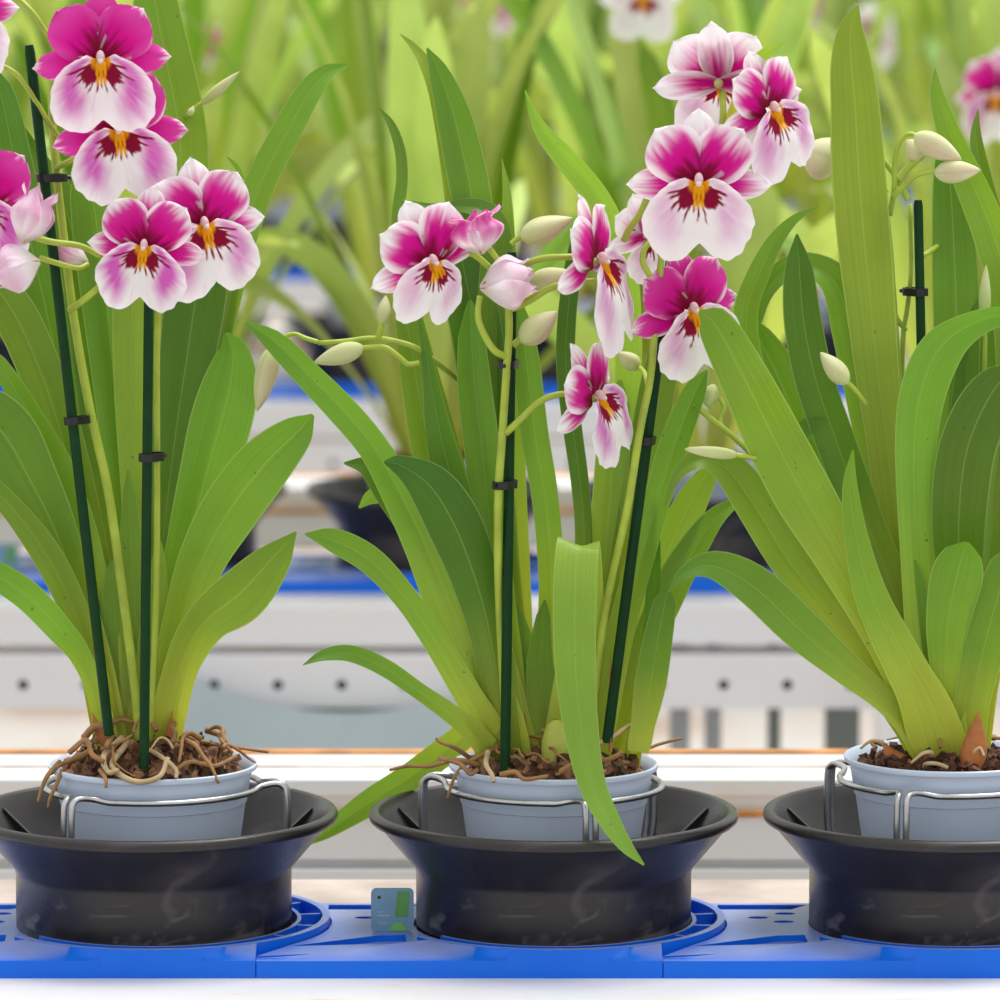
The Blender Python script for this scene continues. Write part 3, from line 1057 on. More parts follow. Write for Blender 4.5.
# grey-blue sheet sagging below the perforated rail
top = crom([(165, 668), (200, 682), (235, 696), (275, 706), (340, 712), (405, 708), (450, 699), (500, 684), (560, 668)], 40)
v, f = [], []
for i, (x, y) in enumerate(top):
    for Yo, zz in ((1.345, 0), (1.349, 0)):
        a = P(x, y, Yo)
        v += [a, Vector((a.x, Yo + 0.02, -0.15 - 0.10)), ]
for i in range(len(top) - 1):
    b, c = i * 4, (i + 1) * 4
    f += [(b, c, c + 1, b + 1), (b + 2, b + 3, c + 3, c + 2), (b, b + 2, c + 2, c), (b + 1, c + 1, c + 3, b + 3)]
f += [(0, 1, 3, 2), tuple((len(top) - 1) * 4 + q for q in (0, 2, 3, 1))]
mb = MB(); mb.add(v, f)
tag(mb.build('plastic_sheet', M['sheet'], angle=40), 'grey-blue sheet with a sagging top edge hung under the rail with bolt holes', 'sheet')

ob_ = bpy.data.objects['plastic_sheet']
mb = MB(); mb.box(P(200, 700, 1.36).x, P(520, 700, 1.36).x, 1.445, 1.449, -0.25, -0.075)
mb.build('gap_shade_panel', M['clip'], ob_, smooth=False)  # black panel added as painted shade for the gap above the sagging edge

# ------------------------------------------------------------------ trays, holders and wire rings
X1 = [(148.5 - 500) / 1781.0, (554.5 - 500) / 1781.0, (954 - 500) / 1781.0]
tray0 = make_tray()
tray0['group'] = 'blue carrier trays'
def rowx(k):
    off = {1: None, 2: 0.168, 3: -0.135, 4: -0.27, 5: 0.02, 6: -0.08, 7: 0.06, 8: -0.03}[k]
    if k == 1:
        return X1[:]
    half = (500 / F) * (3.2 + rowY(k)) + 0.10
    xs = []
    i = -40
    while i < 40:
        x = off + i * TRAY_W
        if -half < x < half:
            xs.append(x)
        i += 1
    return xs
NAMES = {1: ['under the orchid with two crossing green stakes', 'under the middle orchid with the drooping front leaf', 'under the orchid cut by the frame edge']}
ORD = ['first', 'second', 'third', 'fourth', 'fifth', 'sixth', 'seventh', 'eighth', 'ninth', 'tenth', 'eleventh', 'twelfth']
ROWN = {2: 'second row', 3: 'third row', 4: 'fourth row'}

def row_label(base, k, i):
    if k in ROWN:
        return f'blurred {base} in the {ROWN[k]} back, {ORD[i]} from the left'
    return f'far {base} almost lost in the green blur'

# holder prototype
def make_holder():
    root = empty('pot_holder', (0, 0, 0), 'black plastic pot holder', 'pot holder')
    make_saucer(root)
    for a in (24, 90, 156, 270):
        add_fin(root, a)
    return root
hold0 = make_holder()
hold0['group'] = 'black pot holders'
WANG = [[-125, -5, 115], [-75, 42, 167], [-114, 17, 148]]
HLAB = ['black flared plastic pot holder below the orchid with two crossing stakes',
        'black flared plastic pot holder in the middle, a leaf tip hanging over its rim',
        'black flared plastic pot holder cut off by the frame edge']
TLAB = ['blue plastic carrier tray under the holder of the orchid with crossing stakes',
        'blue plastic carrier tray with the small tag, under the middle holder',
        'blue plastic carrier tray under the holder cut off by the frame edge']
WLAB = ['bent wire ring gripping the pot with heaped roots and two crossing stakes',
        'bent wire ring round the pot of the middle orchid, behind the drooping leaf',
        'bent wire ring round the pot with plain brown soil']
first = True
for k in range(1, NROW + 1):
    xs = rowx(k)
    for i, x in enumerate(xs):
        t = tray0 if first else copy_tree(tray0)
        h = hold0 if first else copy_tree(hold0)
        first = False
        t.location = (x if k > 1 else X1[1] + (i - 1) * TRAY_W, rowY(k), 0)
        h.location = (x, rowY(k), -0.0076)
        h.scale = (1.013, 1.013, 1.0)
        if k == 1:
            t['label'], h['label'] = TLAB[i], HLAB[i]
        else:
            t['label'] = row_label('blue carrier tray', k, i)
            h['label'] = row_label('black pot holder', k, i)
t = copy_tree(tray0)
t.location = (X1[1] + 2 * TRAY_W, 0, 0)
t['label'] = 'blue carrier tray of which only a sliver shows at the frame edge'
for i, x in enumerate(X1):
    w = empty('wire_ring', (x, 0, -0.0072), WLAB[i], 'wire ring', 'wire rings round the pots')
    for mb in wire_mesh(WANG[i], z=0.0757 + 0.0072 + (0.004 if i == 2 else 0), zb=0.0075):
        mb.build('wire', M['wire'], w)
wire0 = None
for k in (2, 3):
    for i, x in enumerate(rowx(k)):
        if wire0 is None:
            w = wire0 = empty('wire_ring', (0, 0, 0), 'x', 'wire ring', 'wire rings round the pots')
            for mb in wire_mesh(WANG[0], z=0.083, zb=0.0075):
                mb.build('wire', M['wire'], w)
        else:
            w = copy_tree(wire0)
        w.location = (x, rowY(k), -0.0072)
        w['label'] = row_label('wire pot ring', k, i)

# ------------------------------------------------------------------ plant tags
def tag_shape(root, w=0.0242, h=0.0248):
    t = 0.0016
    def rr(x0, x1, y0, y1, r_, n=6):
        out = []
        for cx, cy, a in ((x1 - r_, y1 - r_, 0), (x0 + r_, y1 - r_, 90), (x0 + r_, y0 + r_, 180), (x1 - r_, y0 + r_, 270)):
            for q in range(n + 1):
                out.append((cx + r_ * math.cos(R(a + 90 * q / n)), cy + r_ * math.sin(R(a + 90 * q / n))))
        return out
    body = rr(-w / 2, w / 2, 0, h, 0.0030)
    hole = circ(-w * 0.31, h * 0.79, 0.0010, n=12)
    def put(nm, loops, d0, d1, mat):
        me = curve_plate(nm, loops, d0, d1)
        me.transform(Matrix.Rotation(R(90), 4, 'X'))
        return link(nm, me, mat, root)
    put('card', [body, hole], -t / 2, t / 2, M['tagblue'])
    put('hole_dark_disc', [circ(-w * 0.31, h * 0.79, 0.0014, n=12)], -t / 2 - 0.0004, -t / 2, M['clip'])  # black disc added behind the real hole to darken it
    put('green_band', [[(w * 0.12, h * 0.93), (w * 0.40, h * 0.93), (w * 0.36, h * 0.34), (w * 0.06, h * 0.34)]], t / 2, t / 2 + 0.0003, M['taggreen'])
    dome = [(w * 0.13 + 0.0045 * math.cos(R(a)), 0.0006 + 0.0045 * math.sin(R(a))) for a in range(0, 181, 12)]
    put('green_dome', [dome], t / 2, t / 2 + 0.0003, M['tagdome'])
    lines = []
    for (x0, x1, yy, hh) in ((-0.35, -0.21, 0.44, 0.022), (-0.35, -0.06, 0.355, 0.028), (-0.35, -0.10, 0.205, 0.016), (-0.33, -0.12, 0.165, 0.014)):
        lines.append([(w * x0, h * yy), (w * x1, h * yy), (w * x1, h * (yy + hh)), (w * x0, h * (yy + hh))])
    put('print', lines, t / 2, t / 2 + 0.0002, M['tagprint'])
M['tagblue'] = plain('tag_blue_grey', (0.17, 0.31, 0.43), 0.35, noise_amt=0.08, nscale=90)
M['taggreen'] = plain('tag_green', (0.09, 0.30, 0.06), 0.35, noise_amt=0.2, nscale=60)
M['tagdome'] = plain('tag_light_green', (0.17, 0.52, 0.10), 0.35)
M['tagprint'] = plain('tag_print', (0.36, 0.47, 0.56), 0.4)
pt = empty('plant_tag', P(392.5, 933.5, -0.024), 'small blue-grey tag with green slanted band standing on the tray beside the middle holder', 'plant tag', 'plant tags on the trays')
pt.location.z = -0.0041
tag_shape(pt)
p2 = copy_tree(pt)
p2.location = (P(8, 566, rowY(2) - 0.024).x, rowY(2) - 0.06, -0.0041)
p2['label'] = 'blurred blue-green tag on the second-row tray at the frame edge'

# ------------------------------------------------------------------ background orchids
def far_leaf(root, base, az, lean, length, width, droop, seed, mat='leaf_far_haze', n=14):
    """arching leaf: leaves the foot at `lean` degrees from upright towards azimuth az and droops along its length"""
    h = Vector((math.cos(az), math.sin(az), 0))
    p = Vector(base)
    cen, hw, sides = [], [], []
    side = Vector((-math.sin(az), math.cos(az), 0))
    rg = random.Random(seed)
    tw = rg.uniform(-1.1, 1.1)
    for i in range(n):
        s = i / (n - 1)
        a = R(lean + droop * s ** 2.2)
        d = h * math.sin(a) + Vector((0, 0, 1)) * math.cos(a)
        if i:
            p = p + d * (length / (n - 1))
        cen.append(p.copy())
        prof = 0.45 + 0.55 * sstep(0, 0.45, s) if s < 0.6 else math.sqrt(max(0, 1 - ((s - 0.6) / 0.4) ** 2.2))
        hw.append(max(0.0006, width / 2 * prof))
        sides.append(Matrix.Rotation(tw * (0.4 + 0.6 * s), 3, d) @ side)
    cen.reverse(); hw.reverse(); sides.reverse()
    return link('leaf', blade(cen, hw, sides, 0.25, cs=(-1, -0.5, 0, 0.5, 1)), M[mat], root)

POT = pot_mesh()
POT_LO = pot_mesh(32)
MIX_FAR = mix_mesh(0.0545, 0.083, 0.010, 3, n=28, rings=7)
def far_proto(seed, nl):
    rg = random.Random(seed)
    root = empty('potted_orchid', (0, 0, 0), 'x', 'potted orchid', 'out-of-focus orchids in the rows behind')
    link('pot', POT_LO, None, root)
    link('potting_mix', MIX_FAR, None, root)
    for i in range(nl):
        az = rg.uniform(0, 2 * math.pi)
        inner = i < nl * 0.55
        lean = rg.uniform(2, 20) if inner else rg.uniform(18, 42)
        ln = rg.uniform(0.34, 0.50) if inner else rg.uniform(0.22, 0.40)
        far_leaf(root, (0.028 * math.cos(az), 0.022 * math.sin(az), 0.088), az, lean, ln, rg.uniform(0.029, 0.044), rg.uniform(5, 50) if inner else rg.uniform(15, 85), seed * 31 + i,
                 rg.choice(['leaf_far_haze', 'leaf_far_haze', 'leaf_far_haze', 'leaf']))
    for _ in range(1):
        mb = MB()
        a = rg.uniform(-0.5, 0.5)
        pts = [(0.01, 0, 0.09), (0.02 + a * 0.02, 0, 0.22), (a * 0.1, -0.01, 0.36), (a * 0.2, -0.02, 0.46)]
        mb.tube(crom(pts, 14), 0.0022, 6)
        mb.build('flower_stem', M['stem'], root)
    return root
POT.materials.append(M['pot']); POT_LO.materials.append(M['pot']); MIX_FAR.materials.append(M['bark'])
protos = [far_proto(s, n) for s, n in ((11, 15), (23, 17), (37, 14), (41, 16), (59, 18))]
ROW2LAB = {0: 'blurred orchid behind the left edge of the photo, second row', 1: 'blurred orchid behind the plant with crossing stakes, second row',
           2: 'blurred leafy orchid seen through the gap between the two flowering orchids', 3: 'blurred orchid behind the gap between the middle and the far-side orchid',
           4: 'blurred orchid directly behind the flowerless tall-leaved plant'}
used = set()
far_plants = {}
rp = random.Random(5)
for k in range(2, NROW + 1):
    for i, x in enumerate(rowx(k)):
        j = rp.randrange(len(protos))
        if j not in used:
            c = protos[j]
            used.add(j)
        else:
            c = copy_tree(protos[j])
        c.location = (x, rowY(k), -0.0012)
        c.rotation_euler = (0, 0, rp.uniform(0, 6.28))
        s_ = rp.uniform(0.9, 1.08)
        c.scale = (1, 1, 1)
        c['label'] = ROW2LAB.get(i, 'blurred orchid in the second row at the frame edge') if k == 2 else row_label('green orchid', k, i)
        far_plants[(k, i)] = c
for j, p in enumerate(protos):
    if j not in used:
        for ch in list(p.children):
            bpy.data.objects.remove(ch)
        bpy.data.objects.remove(p)

# ------------------------------------------------------------------ the three orchids in focus
def orchid(i, label, z, dome, mat, seed, chips):
    root = empty('potted_orchid', (X1[i], 0, z), label, 'potted orchid', 'potted orchids in focus')
    link('pot', POT, None, root)
    me = mix_mesh(0.0545, 0.0815, dome, seed, chips=chips)
    link('potting_mix', me, M[mat], root)
    return root

def roots_on(root, n, seed, rad=0.055, z=0.089, pale=0.3, over=0.5, dome=0.012):
    rg = random.Random(seed)
    for i in range(n):
        a = rg.uniform(0, 6.28)
        q = math.sqrt(rg.random()) * rad * 0.8
        x, y = q * math.cos(a), q * math.sin(a) * 0.9 - 0.006
        d = rg.uniform(0, 6.28)
        pts = []
        ln = rg.uniform(0.018, 0.045)
        hh = rg.uniform(0.001, 0.006)
        m = 6
        for s in range(m):
            rr = math.hypot(x, y) / rad
            zz = z + dome * max(0, 1 - rr ** 2.2) + hh * math.sin(s / (m - 1) * math.pi) + 0.0012
            if rr > 1.06:
                zz -= 0.012 * (rr - 1.06) * 8
            pts.append((x, y, zz))
            d += rg.uniform(-0.8, 0.8)
            x += math.cos(d) * ln / m; y += math.sin(d) * ln / m
        mb = MB()
        r0 = rg.uniform(0.0009, 0.0021)
        mb.tube(crom(pts, 20), lambda t: r0 * (1 - 0.55 * t), 7)
        mb.build('root', M['root_pale'] if rg.random() < pale else M['root'], root)

def proot(root, pts, w0, w1, pale=False):
    return pstem(root, pts, w0, w1, 'root', 'root_pale' if pale else 'root', n=22, sides=7)

def bulb(root, x, y, w, h, Y, mat='bulb', name='pseudobulb', lean=0.0):
    c = P(x, y, Y) - root.location
    k = mpp(P(x, y, Y))
    v, f = [], []
    n, m = 20, 14
    for i in range(m + 1):
        t = i / m
        r_ = w * 0.5 * k * (0.30 + 0.70 * math.sin(math.pi * (0.12 + 0.80 * t))) * (1 if t < 0.97 else 0.4) * ((1 - t) ** 0.75 + 0.03 if mat == 'sheath' else 1)
        for j in range(n):
            th = 2 * math.pi * j / n
            v.append(c + Vector((r_ * math.cos(th) + lean * t * h * k, r_ * 0.62 * math.sin(th), t * h * k)))
    for i in range(m):
        for j in range(n):
            q = (j + 1) % n
            f.append((i * n + j, i * n + q, (i + 1) * n + q, (i + 1) * n + j))
    mb = MB(); mb.add(v, f)
    return mb.build(name, M[mat], root)

# ---- orchid with two crossing stakes
A = orchid(0, 'orchid with pink and white flowers, two crossing green stakes and roots heaped on its pot', 0.0, 0.020, 'bark', 21, 170)
lf = lambda pts, d=0.0, mat='leaf', **kw: pleaf(A, pts, d, mat, **kw)
lf([(-28, 560, 20), (0, 577, 28), (30, 598, 30), (60, 630, 27), (80, 655, 22), (97, 695, 17), (110, 750, 15)], -0.05)
lf([(-40, 395, 50), (2, 432, 66), (30, 480, 56), (55, 530, 44), (77, 590, 32), (95, 655, 27), (112, 745, 22)], -0.035, 'leaf_dark')
lf([(-25, 470, 18), (12, 508, 24), (45, 552, 30), (70, 600, 29), (90, 655, 24), (108, 745, 18)], -0.045)
lf([(-20, 340, 14), (8, 378, 20), (32, 418, 24), (55, 465, 34), (76, 525, 38), (93, 590, 34), (107, 660, 28), (118, 750, 22)], -0.02)
lf([(-30, 255, 34), (12, 310, 44), (40, 370, 44), (60, 430, 42), (78, 500, 40), (95, 580, 36), (110, 660, 30), (122, 750, 24)], 0.0)
lf([(-12, 60, 10), (2, 100, 30), (14, 160, 36), (28, 230, 40), (46, 310, 44), (66, 400, 42), (84, 490, 38), (104, 590, 32), (122, 750, 24)], 0.03, 'leaf_dark')
lf([(10, 108, 4), (26, 140, 14), (44, 168, 20), (66, 210, 32), (82, 280, 40), (96, 380, 42), (110, 500, 38), (126, 620, 30), (134, 750, 24)], 0.035, 'leaf_dark')
lf([(148, -40, 40), (158, 20, 48), (170, 80, 54), (180, 140, 56), (178, 210, 60), (168, 310, 58), (154, 430, 50), (142, 580, 36), (136, 750, 28)], 0.05, 'leaf')
lf([(84, 150, 30), (96, 220, 50), (106, 300, 50), (116, 400, 42), (124, 490, 36), (132, 590, 30), (138, 750, 24)], 0.02, 'leaf')
lf([(136, 230, 20), (132, 300, 38), (130, 390, 32), (132, 480, 24), (138, 600, 22), (142, 750, 20)], 0.01, 'leaf_pale')
lf([(205, 225, 30), (198, 280, 60), (188, 350, 58), (176, 430, 48), (165, 520, 38), (155, 620, 30), (148, 750, 24)], 0.015, 'leaf_dark')
lf([(348, 65, 2), (326, 73, 17), (307, 95, 26), (285, 135, 30), (262, 180, 31), (245, 230, 30), (228, 300, 26), (206, 400, 24), (180, 520, 22), (158, 750, 20)], 0.06, 'leaf', roll=8)
lf([(226, 333, 5), (233, 352, 34), (230, 385, 56), (220, 425, 62), (206, 475, 54), (190, 535, 44), (175, 610, 34), (158, 750, 24)], -0.005, 'leaf')
lf([(313, 415, 4), (297, 432, 36), (264, 465, 56), (230, 510, 58), (202, 560, 48), (182, 620, 38), (168, 680, 30), (156, 752, 22)], -0.035, 'leaf')
lf([(296, 532, 2), (272, 560, 38), (240, 595, 54), (208, 620, 44), (188, 650, 38), (174, 690, 30), (160, 755, 22)], -0.055, 'leaf', roll=-14)
lf([(112, 560, 10), (114, 610, 26), (122, 670, 34), (132, 758, 36)], -0.012, 'leaf_pale', fold=0.12, roll=5)
lf([(160, 540, 8), (156, 600, 24), (150, 670, 30), (144, 758, 34)], -0.016, 'leaf_pale', fold=0.12)
lf([(128, 470, 8), (132, 560, 26), (138, 660, 34), (140, 758, 36)], -0.014, 'leaf_pale', fold=0.10)
lf([(227, 157, 2), (235, 168, 9), (240, 182, 10), (240, 215, 11), (232, 290, 14), (212, 390, 18), (186, 520, 20), (156, 750, 20)], 0.05, 'leaf_pale')
lf([(100, 600, 8), (108, 650, 24), (118, 700, 30), (126, 762, 30)], -0.008, 'leaf_pale', fold=0.12)
lf([(176, 620, 8), (168, 670, 24), (158, 715, 30), (152, 762, 28)], -0.008, 'leaf_pale', fold=0.12)
bulb(A, 104, 745, 14, 34, -0.018, 'sheath', 'dry_sheath', lean=-0.35)
bulb(A, 166, 762, 14, 52, -0.012, 'sheath', 'dry_sheath', lean=0.12)
pstem(A, [(58, 60, -0.03), (52, 100, -0.03), (55, 160, -0.035), (64, 240, -0.035), (74, 320, -0.035), (90, 410, -0.032), (108, 490, -0.03), (122, 590, -0.024), (136, 700, -0.012), (138, 750, -0.01)], 8, 10)
pstem(A, [(160, 290, -0.03), (157, 350, -0.032), (157, 460, -0.032), (156, 600, -0.026), (150, 750, -0.012)], 6, 7)
stake(A, (29, 45, -0.048), (109, 735, -0.035), 10.5, [(0.19, 14, 0.004), (0.54, 8, 0.006)])
stake(A, (149, 280, -0.046), (144, 770, -0.045), 10.0, [(0.36, 9, 0.006)])
pstem(A, [(16, -4, -0.05), (34, 14, -0.055), (48, 34, -0.055), (70, 50, -0.05)], 6, 5, 'flower_stem')
pstem(A, [(-6, 62, -0.05), (16, 74, -0.05), (30, 92, -0.05), (48, 122, -0.045), (58, 136, -0.035)], 5.5)
pstem(A, [(56, 168, -0.036), (72, 160, -0.045), (90, 148, -0.05)], 6)
pstem(A, [(70, 310, -0.036), (84, 300, -0.045), (98, 288, -0.05), (118, 268, -0.05)], 7.5, 6)
pstem(A, [(30, 236, -0.06), (52, 242, -0.06), (80, 246, -0.055), (100, 256, -0.05)], 7, 6)
pstem(A, [(40, 258, -0.06), (60, 264, -0.056), (78, 268, -0.05), (88, 264, -0.045)], 6, 5)
pstem(A, [(56, 82, -0.03), (62, 76, -0.035), (76, 70, -0.045)], 5)
pstem(A, [(201, 104, 0.01), (192, 110, 0.02), (184, 125, 0.05), (178, 180, 0.08), (168, 320, 0.085), (152, 520, 0.06), (140, 750, 0.01)], 5, 6)
flower(A, 101, 60, -0.085, yaw=2, pitch=4, roll=-2, scale=0.0182, white=0.06, dors=0.12, lipw=0.20)
flower(A, 119, 131, -0.066, yaw=3, pitch=2, roll=-7, scale=0.0182, white=0.10, dors=0.1, lipw=0.18)
flower(A, 145, 247, -0.088, yaw=-6, pitch=4, roll=6, scale=0.0158, white=0.30, dors=0.42, lipw=0.08)
flower(A, 203, 226, -0.070, yaw=18, pitch=0, roll=-10, scale=0.0178, white=0.38, dors=0.55, lipw=0.38)
flower(A, -20, 202, -0.080, yaw=6, pitch=0, roll=4, scale=0.0175, white=0.08, lipw=0.1)
flower(A, -46, 12, -0.080, yaw=12, pitch=0, roll=-6, scale=0.0175, white=0.2, lipw=0.5)
half_open(A, (22, 244), (42, 188), 44, -0.105, pink=0.45, sd=0.3, label='pale half-open flower seen from behind')
half_open(A, (40, 262), (-10, 276), 50, -0.110, pink=0.35, flare=0.1, sd=1.0, label='white and pink bud just opening')
half_open(A, (88, 262), (54, 246), 24, -0.040, pink=0.55, flare=0.0, sd=2.0)
bud(A, (200, 105), (240, 71), 11, 0.01, green=0.95, pinkish=0.05, label='slim green bud')
bud(A, (189, 116), (194, 106), 7, 0.008, green=0.8, pinkish=0.0)
roots_on(A, 20, 5, pale=0.22, dome=0.022)
proot(A, [(128, 742, -0.02), (112, 764, -0.045), (122, 776, -0.058), (140, 782, -0.061), (160, 776, -0.060), (168, 758, -0.052)], 7, 5, True)
proot(A, [(122, 738, -0.02), (104, 756, -0.04), (108, 772, -0.055), (118, 770, -0.06)], 7, 5, True)
proot(A, [(150, 750, -0.03), (166, 760, -0.052), (176, 770, -0.056), (176, 778, -0.058)], 5, 4, True)
proot(A, [(60, 762, -0.02), (48, 775, -0.03), (42, 788, -0.034), (38, 802, -0.036)], 6, 3)
proot(A, [(62, 770, -0.03), (56, 785, -0.036), (50, 798, -0.04), (48, 808, -0.042)], 5, 3)
proot(A, [(100, 770, -0.05), (106, 780, -0.062), (106, 788, -0.064)], 5, 3)
proot(A, [(176, 750, 0.0), (182, 736, 0.0), (196, 740, 0.0), (215, 744, 0.005), (240, 748, 0.01), (268, 752, 0.02)], 5, 3)
proot(A, [(84, 738, -0.02), (96, 726, -0.025), (112, 730, -0.03), (106, 748, -0.04)], 8, 6)
proot(A, [(70, 752, -0.03), (86, 740, -0.04), (92, 754, -0.048), (104, 762, -0.05)], 6, 5)
proot(A, [(168, 775, -0.045), (190, 762, -0.04), (215, 766, -0.035), (236, 756, -0.02)], 5, 4)

# ---- the middle orchid with the drooping front leaf
B = orchid(1, 'orchid with white and pink flowers and one leaf drooping over the front of its pot', 0.0, 0.014, 'bark', 33, 150)
lf = lambda pts, d=0.0, mat='leaf', **kw: pleaf(B, pts, d, mat, **kw)
lf([(245, 322, 2), (274, 341, 22), (310, 377, 28), (345, 413, 31), (374, 448, 31), (398, 490, 36), (425, 545, 42), (452, 610, 48), (478, 670, 44), (500, 720, 36), (514, 770, 28)], -0.045, 'leaf', roll=6)
lf([(344, 463, 2), (368, 468, 20), (390, 496, 28), (412, 530, 28), (440, 590, 26), (490, 750, 22)], -0.005, 'leaf', roll=-12)
lf([(359, 508, 2), (372, 497, 15), (390, 498, 17), (420, 530, 20), (470, 640, 20), (505, 750, 20)], 0.01, 'leaf_pale', roll=-15)
lf([(384, 462, 10), (402, 466, 22), (430, 486, 46), (454, 524, 56), (474, 575, 50), (489, 630, 42), (501, 700, 34), (510, 772, 24)], -0.055, 'leaf_dark', sign=-1, fold=0.3)
lf([(305, 534, 2), (333, 540, 24), (370, 560, 28), (405, 597, 25), (435, 640, 26), (465, 690, 28), (488, 730, 28), (503, 770, 22)], -0.05, 'leaf')
lf([(303, 665, 1), (325, 655, 12), (352, 654, 17), (385, 668, 18), (420, 692, 17), (455, 717, 20), (482, 742, 20), (500, 772, 18)], -0.055, 'leaf', roll=-10)
lf([(305, 845, 3), (330, 829, 16), (370, 802, 26), (410, 777, 28), (450, 747, 28), (492, 712, 22), (515, 690, 16)], 0.09, 'leaf_pale', db=0.03)
lf([(427, 48, 2), (439, 72, 20), (452, 110, 34), (462, 150, 40), (472, 200, 41), (478, 260, 40), (481, 330, 40), (487, 420, 38), (496, 520, 34), (508, 640, 28), (520, 770, 22)], 0.045, 'leaf', roll=6)
lf([(400, 34, 1), (413, 46, 7), (426, 65, 13), (438, 100, 16), (452, 170, 22), (464, 260, 26), (478, 400, 28), (498, 600, 26), (518, 770, 20)], 0.065, 'leaf_pale')
lf([(378, 107, 1), (391, 124, 8), (400, 150, 11), (402, 180, 12), (398, 215, 13), (400, 262, 16), (416, 330, 20), (448, 450, 24), (480, 600, 24), (510, 770, 20)], 0.055, 'leaf')
lf([(412, 202, 2), (436, 208, 9), (464, 206, 14), (486, 212, 22), (496, 238, 32), (494, 300, 34), (492, 400, 32), (500, 560, 28), (516, 770, 22)], 0.03, 'leaf', roll=-28)
lf([(502, 159, 1), (507, 195, 9), (508, 245, 15), (510, 330, 19), (513, 420, 22), (517, 560, 22), (522, 770, 20)], 0.035, 'leaf_pale')
lf([(525, 90, 1), (540, 127, 14), (563, 155, 22), (588, 184, 25), (606, 213, 27), (620, 250, 28), (628, 305, 28), (628, 400, 26), (612, 520, 25), (588, 660, 24), (568, 770, 20)], 0.05, 'leaf_pale', roll=30)
lf([(400, 292, 16), (408, 330, 24), (418, 390, 32), (430, 450, 36), (452, 530, 38), (478, 620, 34), (508, 765, 26)], 0.012, 'leaf')
lf([(419, 318, 3), (425, 345, 9), (431, 385, 16), (440, 435, 28), (456, 500, 36), (474, 570, 34), (494, 650, 28), (514, 770, 22)], -0.012, 'leaf_dark', roll=15)
lf([(456, 230, 30), (466, 280, 50), (478, 340, 52), (486, 410, 46), (494, 490, 38), (503, 590, 30), (516, 770, 22)], 0.022, 'leaf_dark')
lf([(470, 300, 20), (474, 380, 34), (482, 450, 36), (492, 540, 34), (504, 640, 30), (516, 770, 22)], 0.0, 'leaf')
lf([(516, 295, 20), (526, 360, 27), (534, 430, 28), (544, 490, 27), (550, 550, 26), (552, 630, 25), (548, 770, 22)], 0.012, 'leaf')
lf([(572, 240, 3), (572, 270, 16), (567, 320, 19), (566, 370, 19), (573, 430, 19), (581, 490, 18), (584, 550, 18), (578, 650, 20), (564, 770, 20)], 0.025, 'leaf_dark', roll=12)
lf([(620, 380, 20), (614, 440, 33), (608, 520, 35), (600, 600, 33), (586, 700, 28), (574, 770, 24)], 0.015, 'leaf_pale')
lf([(707, 370, 10), (692, 398, 25), (673, 448, 29), (656, 505, 27), (636, 575, 28), (614, 660, 26), (592, 770, 22)], -0.025, 'leaf', roll=10)
lf([(676, 300, 16), (662, 365, 34), (650, 430, 37), (634, 520, 35), (612, 630, 30), (588, 770, 24)], 0.02, 'leaf')
lf([(724, 462, 6), (706, 477, 22), (686, 512, 34), (668, 552, 36), (650, 600, 34), (626, 675, 30), (596, 770, 24)], 0.035, 'leaf_pale', roll=-18)
lf([(743, 498, 5), (716, 517, 20), (692, 551, 30), (670, 592, 34), (645, 652, 30), (606, 770, 24)], 0.03, 'leaf', roll=20)
lf([(668, 588, 20), (660, 628, 28), (651, 680, 32), (643, 725, 24), (638, 752, 14)], -0.02, 'leaf', db=-0.02)
lf([(656, 495, 4), (655, 560, 13), (652, 615, 15), (646, 665, 13), (632, 765, 12)], -0.012, 'leaf_dark', roll=30)
lf([(545, 600, 10), (540, 660, 26), (545, 720, 34), (548, 775, 36)], -0.004, 'leaf_pale', fold=0.15)
lf([(580, 560, 12), (582, 640, 30), (572, 710, 34), (560, 775, 34)], -0.003, 'leaf', fold=0.15)
lf([(480, 560, 8), (496, 640, 26), (512, 710, 32), (524, 775, 32)], -0.012, 'leaf_pale', fold=0.15)
# the leaf that folds forward and hangs over the pot
lf([(644, 865, 2, -0.128), (626, 846, 14, -0.120), (608, 818, 22, -0.107), (591, 780, 28, -0.088), (580, 720, 36, -0.074), (575, 655, 42, -0.066), (575, 590, 44, -0.058), (577, 552, 43, -0.046),
    (579, 545, 42, -0.036), (582, 570, 40, -0.026), (582, 640, 38, -0.016), (572, 710, 34, -0.008), (560, 770, 30, 0.0)], mat='leaf_pale', fold=0.10, n=60)
lf([(508, 590, 8), (526, 660, 30), (538, 720, 36), (542, 775, 34)], 0.004, 'leaf_pale', fold=0.12)
lf([(612, 610, 8), (604, 670, 28), (592, 720, 32), (584, 772, 30)], 0.004, 'leaf_pale', fold=0.12)
lf([(470, 640, 8), (488, 690, 24), (502, 730, 28), (514, 775, 28)], -0.014, 'leaf_pale', fold=0.12)
bulb(B, 524, 752, 16, 100, -0.004, 'sheath', 'dry_sheath', lean=-0.1)
bulb(B, 556, 775, 30, 56, -0.025)
bulb(B, 610, 752, 5, 105, -0.022, 'sheath', 'dry_sheath')
pstem(B, [(507, 262, -0.05), (507, 275, -0.05), (509, 325, -0.05), (507, 362, -0.05), (502, 438, -0.046), (498, 503, -0.042), (499, 600, -0.032), (508, 765, -0.012)], 7.5, 9)
pstem(B, [(662, 250, -0.055), (655, 327, -0.05), (650, 380, -0.05), (640, 430, -0.046), (627, 510, -0.036), (604, 620, -0.02), (588, 765, -0.008)], 7, 9)
stake(B, (512, 252, -0.036), (505, 772, -0.036), 10.5, [(0.212, -4, -0.010), (0.443, -8, -0.006)])
stake(B, (679, 200, -0.036), (607, 742, -0.020), 11.0, [(0.232, -4, -0.010), (0.437, -3, -0.006)])
